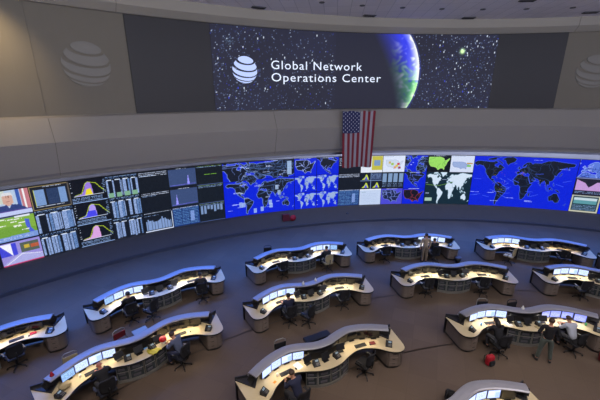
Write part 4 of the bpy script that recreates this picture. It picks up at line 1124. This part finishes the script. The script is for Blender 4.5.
def body_meshes(kind, sex='m', hairk='short'):
    key = (kind, hairk)
    if key in BODY: return BODY[key]
    J = pose(kind); lerp = lambda a, b, t: a+(b-a)*t
    # bare body
    F = Fig(); F.chain([J['pel'], J['wst'], J['ch'], lerp(J['ch'], J['nk'], .6), J['nk']], [(.09, .09), (.085, .085), (.11, .09), (.09, .07), (.055, .055)])
    F.chain([lerp(J['nk'], J['hd'], .55), J['hd'], lerp(J['hd'], J['tp'], .55), J['tp']], [(.055, .06), (.076, .092), (.078, .098), (.05, .062)], 4)
    for k_ in 'lr':
        F.chain([J[k_+'sh'], J[k_+'el'], J[k_+'wr'], J[k_+'ha']], [.052, .038, .026, (.032, .018)], 3)
        F.chain([J[k_+'hip'], lerp(J[k_+'hip'], J[k_+'kn'], .5), J[k_+'kn'], lerp(J[k_+'kn'], J[k_+'an'], .35), J[k_+'an'], J[k_+'to']], [.06, .058, .045, .045, .033, (.036, .022)], 0)
    me = skin_mesh('body', F.v, F.e, F.r, 0, 2)
    # fingers, thumb, nose and ears are grown into the same mesh
    mb = MB(); fdir = (J['tp']-J['nk']).normalized(); hd = lerp(J['hd'], J['tp'], .35)
    fwd = Vector((0, 1, 0)); fwd = (fwd-fdir*fwd.dot(fdir)).normalized()
    mb.tube([hd+fwd*.08-fdir*.005, hd+fwd*.105-fdir*.03, hd+fwd*.085-fdir*.04], [.008, .016, .012], 8)
    mb.tube([hd+fwd*.082-fdir*.068-Vector((.025, 0, 0)), hd+fwd*.092-fdir*.068, hd+fwd*.082-fdir*.068+Vector((.025, 0, 0))], [.004, .008, .004], 6)
    for s in (-1, 1): mb.sph(tuple(hd+Vector((s*.078, 0, 0))-fdir*.02), 1, sc=(.012, .02, .032), n=8)
    for k_, s in (('l', -1), ('r', 1)):
        w, h = J[k_+'wr'], J[k_+'ha']; d = (h-w).normalized(); up = Vector((0, 0, 1)) if abs(d.z) < .8 else Vector((0, 1, 0))
        side = d.cross(up).normalized(); dn = -up if abs(d.z) < .8 else Vector((-s, 0, 0))
        for q, ln in enumerate((.068, .078, .072, .056)):
            b = h+d*.01+side*(-.027+q*.018); b2 = b+d*ln*.5+dn*.008; b3 = b+d*ln*.85+dn*.03
            mb.tube([b-d*.02, b, b2, b3], [.0095, .0095, .0085, .007], 6)
        t0 = w+d*.03; ts = side*(-s if abs(d.z) < .8 else 1)
        if abs(d.z) < .8: ts = Vector((-s, 0, 0))-d*Vector((-s, 0, 0)).dot(d); ts.normalize()
        mb.tube([t0+ts*.015, t0+ts*.04+d*.02, t0+ts*.045+d*.05], [.012, .010, .008], 6)
    ex = bpy.data.meshes.new('x'); ex.from_pydata(mb.v, [], mb.f)
    bm = bmesh.new(); bm.from_mesh(me); bm.from_mesh(ex)
    for f_ in bm.faces: f_.smooth = True
    bm.to_mesh(me); bm.free(); bpy.data.meshes.remove(ex)
    # shirt
    F = Fig(); F.chain([lerp(J['pel'], J['wst'], -.15), J['wst'], J['ch'], lerp(J['ch'], J['nk'], .62), lerp(J['ch'], J['nk'], .98)], [(.155, .12), (.15, .115), (.172, .125), (.14, .105), (.085, .085)])
    for k_ in 'lr': F.chain([J[k_+'sh'], lerp(J[k_+'sh'], J[k_+'el'], .5), J[k_+'el'], lerp(J[k_+'el'], J[k_+'wr'], .85)], [.072, .062, .054, .04], 3)
    sh = skin_mesh('shirt', F.v, F.e, F.r, 0, 2)
    F = Fig(); F.chain([lerp(J['pel'], J['wst'], .8), J['pel']], [(.145, .108), (.15, .12)])
    for k_ in 'lr': F.chain([J[k_+'hip'], lerp(J[k_+'hip'], J[k_+'kn'], .5), J[k_+'kn'], lerp(J[k_+'kn'], J[k_+'an'], .5), lerp(J[k_+'kn'], J[k_+'an'], .93)], [.1, .095, .075, .068, .06], 1)
    tr = skin_mesh('trousers', F.v, F.e, F.r, 1, 2)
    shoes = []
    for k_ in 'lr':
        a, t = J[k_+'an'], J[k_+'to']; d = (t-a); d.z = 0; d.normalize()
        s_ = MB().tube([a-d*.07+Vector((0, 0, -.035)), a-d*.03+Vector((0, 0, -.03)), a+d*.06+Vector((0, 0, -.04)), t+d*.04, t+d*.075], [.03, .05, .048, .042, .02], 10)
        for i, p in enumerate(s_.v):
            if p[2] < .002: s_.v[i] = (p[0], p[1], .002)
        shoes.append(s_)
    hm = None
    if hairk:
        h_ = MB(); hc = hd+fdir*.03-fwd*.015; h_.sph(tuple(hc), 1, sc=(.093, .105, .088), n=18)
        if hairk == 'short':
            for i, p in enumerate(h_.v):
                q = Vector(p)-hc
                if q.dot(fwd) > .02 and q.dot(fdir) < .04: h_.v[i] = tuple(hc+q*.72)
                elif q.dot(fdir) < -.05: h_.v[i] = tuple(hc+q*.85)
        else:
            h_.tube([hc-fwd*.03+fdir*.02, hc-fwd*.07-fdir*.1, hc-fwd*.08-fdir*.22, hc-fwd*.07-fdir*.3], [.08, .095, .08, .03], 12)
            for i, p in enumerate(h_.v):
                q = Vector(p)-hc
                if q.dot(fwd) > .03 and q.dot(fdir) < .04: h_.v[i] = tuple(hc+q*.72)
        hm = h_
    eyes = [tuple(hd+fwd*.088+Vector((s*.032, 0, 0))+fdir*.002) for s in (-1, 1)]
    BODY[key] = (me, sh, tr, shoes, hm, eyes); return BODY[key]
def person(loc, rz, kind, label, shirt, pants, hairk='short', hair='hair', skin='skin', scale=1.0):
    me, sh, tr, shoes, hm, eyes = body_meshes(kind, hairk=hairk)
    r = empty('person', loc, rz, label, 'person'); r.scale = (scale,)*3
    link('body', me.copy(), M[skin], r); link('shirt', sh.copy(), shirt, r); link('trousers', tr.copy(), pants, r)
    for s_ in shoes: s_.build('shoe', M['black'], r)
    if hm: hm.build('hair', M[hair], r)
    for e in eyes: MB().sph(e, .011, n=8).build('eye', M['eye'], r)
    return r
blk = mat('black_cotton', (24, 24, 28), .85, vary=.2, scale=12)
navy = mat('navy_cotton', (30, 34, 58), .85, vary=.2, scale=12)
grey = mat('slate_blue_cotton', (84, 92, 116), .85, vary=.15, scale=12)
pale = mat('pale_grey_cotton', (176, 180, 190), .85, vary=.1, scale=12)
beige = mat('beige_cotton', (170, 152, 132), .85, vary=.1, scale=12)
charc = mat('charcoal_cotton', (44, 44, 50), .85, vary=.15, scale=12)
jeans = mat('grey_green_denim', (76, 84, 78), .85, vary=.2, scale=12)
tanp = mat('tan_trousers', (128, 112, 94), .85, vary=.12, scale=12)
PE = [ # console, x, y, extra rot, pose, label, shirt, pants, hair kind, hair, skin
 ('C4', -1.32, -.64, .1, 'sit', 'person in black seated at the left bay of the upper left console', blk, charc, 'short', 'hair', 'skin'),
 ('C4', 1.6, -.76, -.25, 'sit', 'person in charcoal seated at the right bay of the upper left console', charc, blk, 'short', 'hair', 'skin'),
 ('C5', -1.16, -.76, .15, 'lean', 'person in black with reddish cropped head leaning over the lower left console', blk, blk, None, 'hair', 'skin2'),
 ('C5', 1.15, -.78, .5, 'lean', 'person in slate blue shirt seated at the right bay of the lower left console', grey, navy, 'short', 'hairb', 'skin'),
 ('C1', 1.3, -.64, 0, 'sit', 'person in charcoal seated on a tan chair left of the flag', charc, blk, 'short', 'hair', 'skin'),
 ('C2', -1.2, -.66, .1, 'sit', 'person in navy seated at the left bay of the middle left console', navy, blk, 'short', 'hair', 'skin'),
 ('C3', -1.33, -.92, .25, 'lean', 'person in navy typing at the left bay of the bottom centre console', navy, charc, 'short', 'hairb', 'skin'),
 ('C7', .66, -.88, -.1, 'relax', 'person in beige standing at the back console right of the flag', beige, tanp, 'short', 'hair', 'skin'),
 ('C7', 1.25, -.78, 0, 'sit', 'person in black seated beside the standing person in beige', blk, blk, 'short', 'hair', 'skin'),
 ('C11', -1.4, -.86, .15, 'lean', 'person in black with long dark hair seated at the lower right console', blk, charc, 'long', 'hair', 'skin'),
 ('C11', .0, -1.2, -.35, 'stand', 'man in black shirt and grey-green jeans standing at the lower right console', blk, jeans, 'short', 'hairb', 'skin'),
 ('C11', 1.3, -.7, .1, 'lean', 'person in pale grey shirt seated at the lower right console', pale, charc, 'short', 'hairb', 'skin'),
]
for c, x, y, a, kd, lab, s_, p_, hk, hr, sk in PE:
    person(W2(c, x, y), WA(c, a), kd, lab, s_, p_, hk, hr, sk)

# office chairs
CH = [
 ('C4', -1.32, -.70, .1, 'black office chair under the person in black at the upper left console'),
 ('C4', -.6, -.98, .6, 'empty black office chair at the middle of the upper left console'),
 ('C4', 1.6, -.82, -.25, 'black office chair under the person in charcoal at the upper left console'),
 ('C5', -1.16, -.82, .15, 'black office chair under the person leaning over the lower left console'),
 ('C5', 1.13, -.84, .5, 'black office chair under the person in slate blue'),
 ('C1', -1.15, -.5, .1, 'empty black office chair at the left bay of the console left of the flag'),
 ('C2', -1.2, -.72, .1, 'black office chair under the person in navy, middle left console'),
 ('C2', -.52, -1.0, .5, 'empty black office chair beside the person in navy, middle left console'),
 ('C2', 1.35, -.5, -.1, 'empty black office chair at the right bay of the middle left console'),
 ('C3', -1.33, -.98, .25, 'black office chair under the person typing at the bottom centre console'),
 ('C3', 1.24, -.6, .35, 'empty black office chair at the right bay of the bottom centre console'),
 ('C6', 1.2, -.62, .1, 'empty black office chair at the far left edge console'),
 ('C7', -1.5, -.62, .1, 'empty black office chair at the left bay of the console right of the flag'),
 ('C7', 1.25, -.84, 0, 'black office chair under the person in black at the back console'),
 ('C8', -1.45, -.55, .1, 'empty black office chair at the left bay of the middle right console'),
 ('C8', 1.16, -.62, -.1, 'empty black office chair at the right bay of the middle right console'),
 ('C9', 1.3, -.55, -.1, 'empty black office chair at the right bay of the upper right console'),
 ('C10', -1.13, -.62, .2, 'empty black office chair at the right edge console'),
 ('C11', -1.4, -.93, .15, 'black office chair under the person with long dark hair'),
 ('C11', 1.34, -.78, .35, 'black office chair under the person in pale grey'),
]
for c, x, y, a, lab in CH:
    put('chair', make_chair, W2(c, x, y), WA(c, a), lab, 'chair', 'black office chairs')
for c, x, y, a, lab in (('C1', 1.3, -.70, 0, 'tan office chair under the person in charcoal left of the flag'), ('C9', -1.42, -.85, .9, 'empty tan office chair turned sideways at the upper right console')):
    put('tchair', lambda: make_chair(M['tan']), W2(c, x, y), WA(c, a), lab, 'chair', 'tan office chairs')

# ------------------------------------------------------------------ lights
def area(loc, sx, sy, e, col, rot=(0, 0, 0), spread=PI):
    la = bpy.data.lights.new('room_or_fill_light', 'AREA'); la.shape = 'RECTANGLE'; la.size = sx; la.size_y = sy; la.energy = e; la.color = col
    o = bpy.data.objects.new('room_or_fill_light', la); COL.objects.link(o); o.location = loc; o.rotation_euler = rot; la.spread = spread; return o
area((2, 4, 12.6), 12, 3, 290, (1, .86, .74), spread=math.radians(105))
area((11, 5, 12.6), 10, 3, 230, (1, .87, .76), spread=math.radians(105))
area((-7, 3, 12.6), 6, 3, 150, (1, .84, .70), spread=math.radians(105))
# added fill lights, unseen behind and above the viewpoint, brightening ceiling and upper walls
area((0, -1.5, 10.2), 14, 1, 1500, (.90, .92, 1), (PI*.74, 0, 0))
area((14, 0, 10.2), 10, 1, 1150, (.80, .84, 1), (PI*.74, 0, 0))
# added blue lights under the soffit, boosting the video wall's glow on the floor
for az in range(64, 148, 6):
    area(pol(az+3, 27.9, 5.70), 2.6, .25, 160, (.06, .22, 1.0), (math.radians(-10), 0, math.radians(az+3-90)), spread=math.radians(118))
# warm wall washer beyond the left frame edge
sp = bpy.data.lights.new('wall_washer', 'SPOT'); sp.energy = 560; sp.color = (1, .74, .38); sp.spot_size = math.radians(75); sp.spot_blend = 1; sp.shadow_soft_size = .15
so = bpy.data.objects.new('wall_washer', sp); COL.objects.link(so); p0 = Vector(pol(135.6, 25.6, 12.6)); so.location = p0
tg = Vector(pol(135.0, 27.5, 10.3)); so.rotation_euler = (tg-p0).to_track_quat('-Z', 'Y').to_euler()
# cove lamps over the video wall
for az in range(62, 150, 8):
    e = 75 if az < 106 else 9
    p = pol(az+4, 31.4, 5.68); o = area(p, 4.2, .1, e, (.52, .62, 1.0)); 
    t = Vector(pol(az+4, 32.3, 4.9)); o.rotation_euler = (t-Vector(p)).to_track_quat('-Z', 'X').to_euler()
    o.data.size, o.data.size_y = .1, 4.2

w = bpy.data.worlds.new('World'); scn.world = w; w.use_nodes = True
w.node_tree.nodes['Background'].inputs[0].default_value = (.02, .02, .03, 1)

# ------------------------------------------------------------------ camera
cd = bpy.data.cameras.new('camera'); cam = bpy.data.objects.new('camera', cd); COL.objects.link(cam)
cd.sensor_width = 36; cd.lens = 337.16/600*36; cd.clip_end = 200
cam.location = (0, 0, 9); cam.rotation_euler = (Matrix.Rotation(PI/2-.3013, 4, 'X') @ Matrix.Rotation(-.0024, 4, 'Z')).to_euler()
scn.camera = cam
scn.view_settings.view_transform = 'Standard'; scn.view_settings.look = 'None'; scn.view_settings.gamma = 1; scn.view_settings.exposure = 0
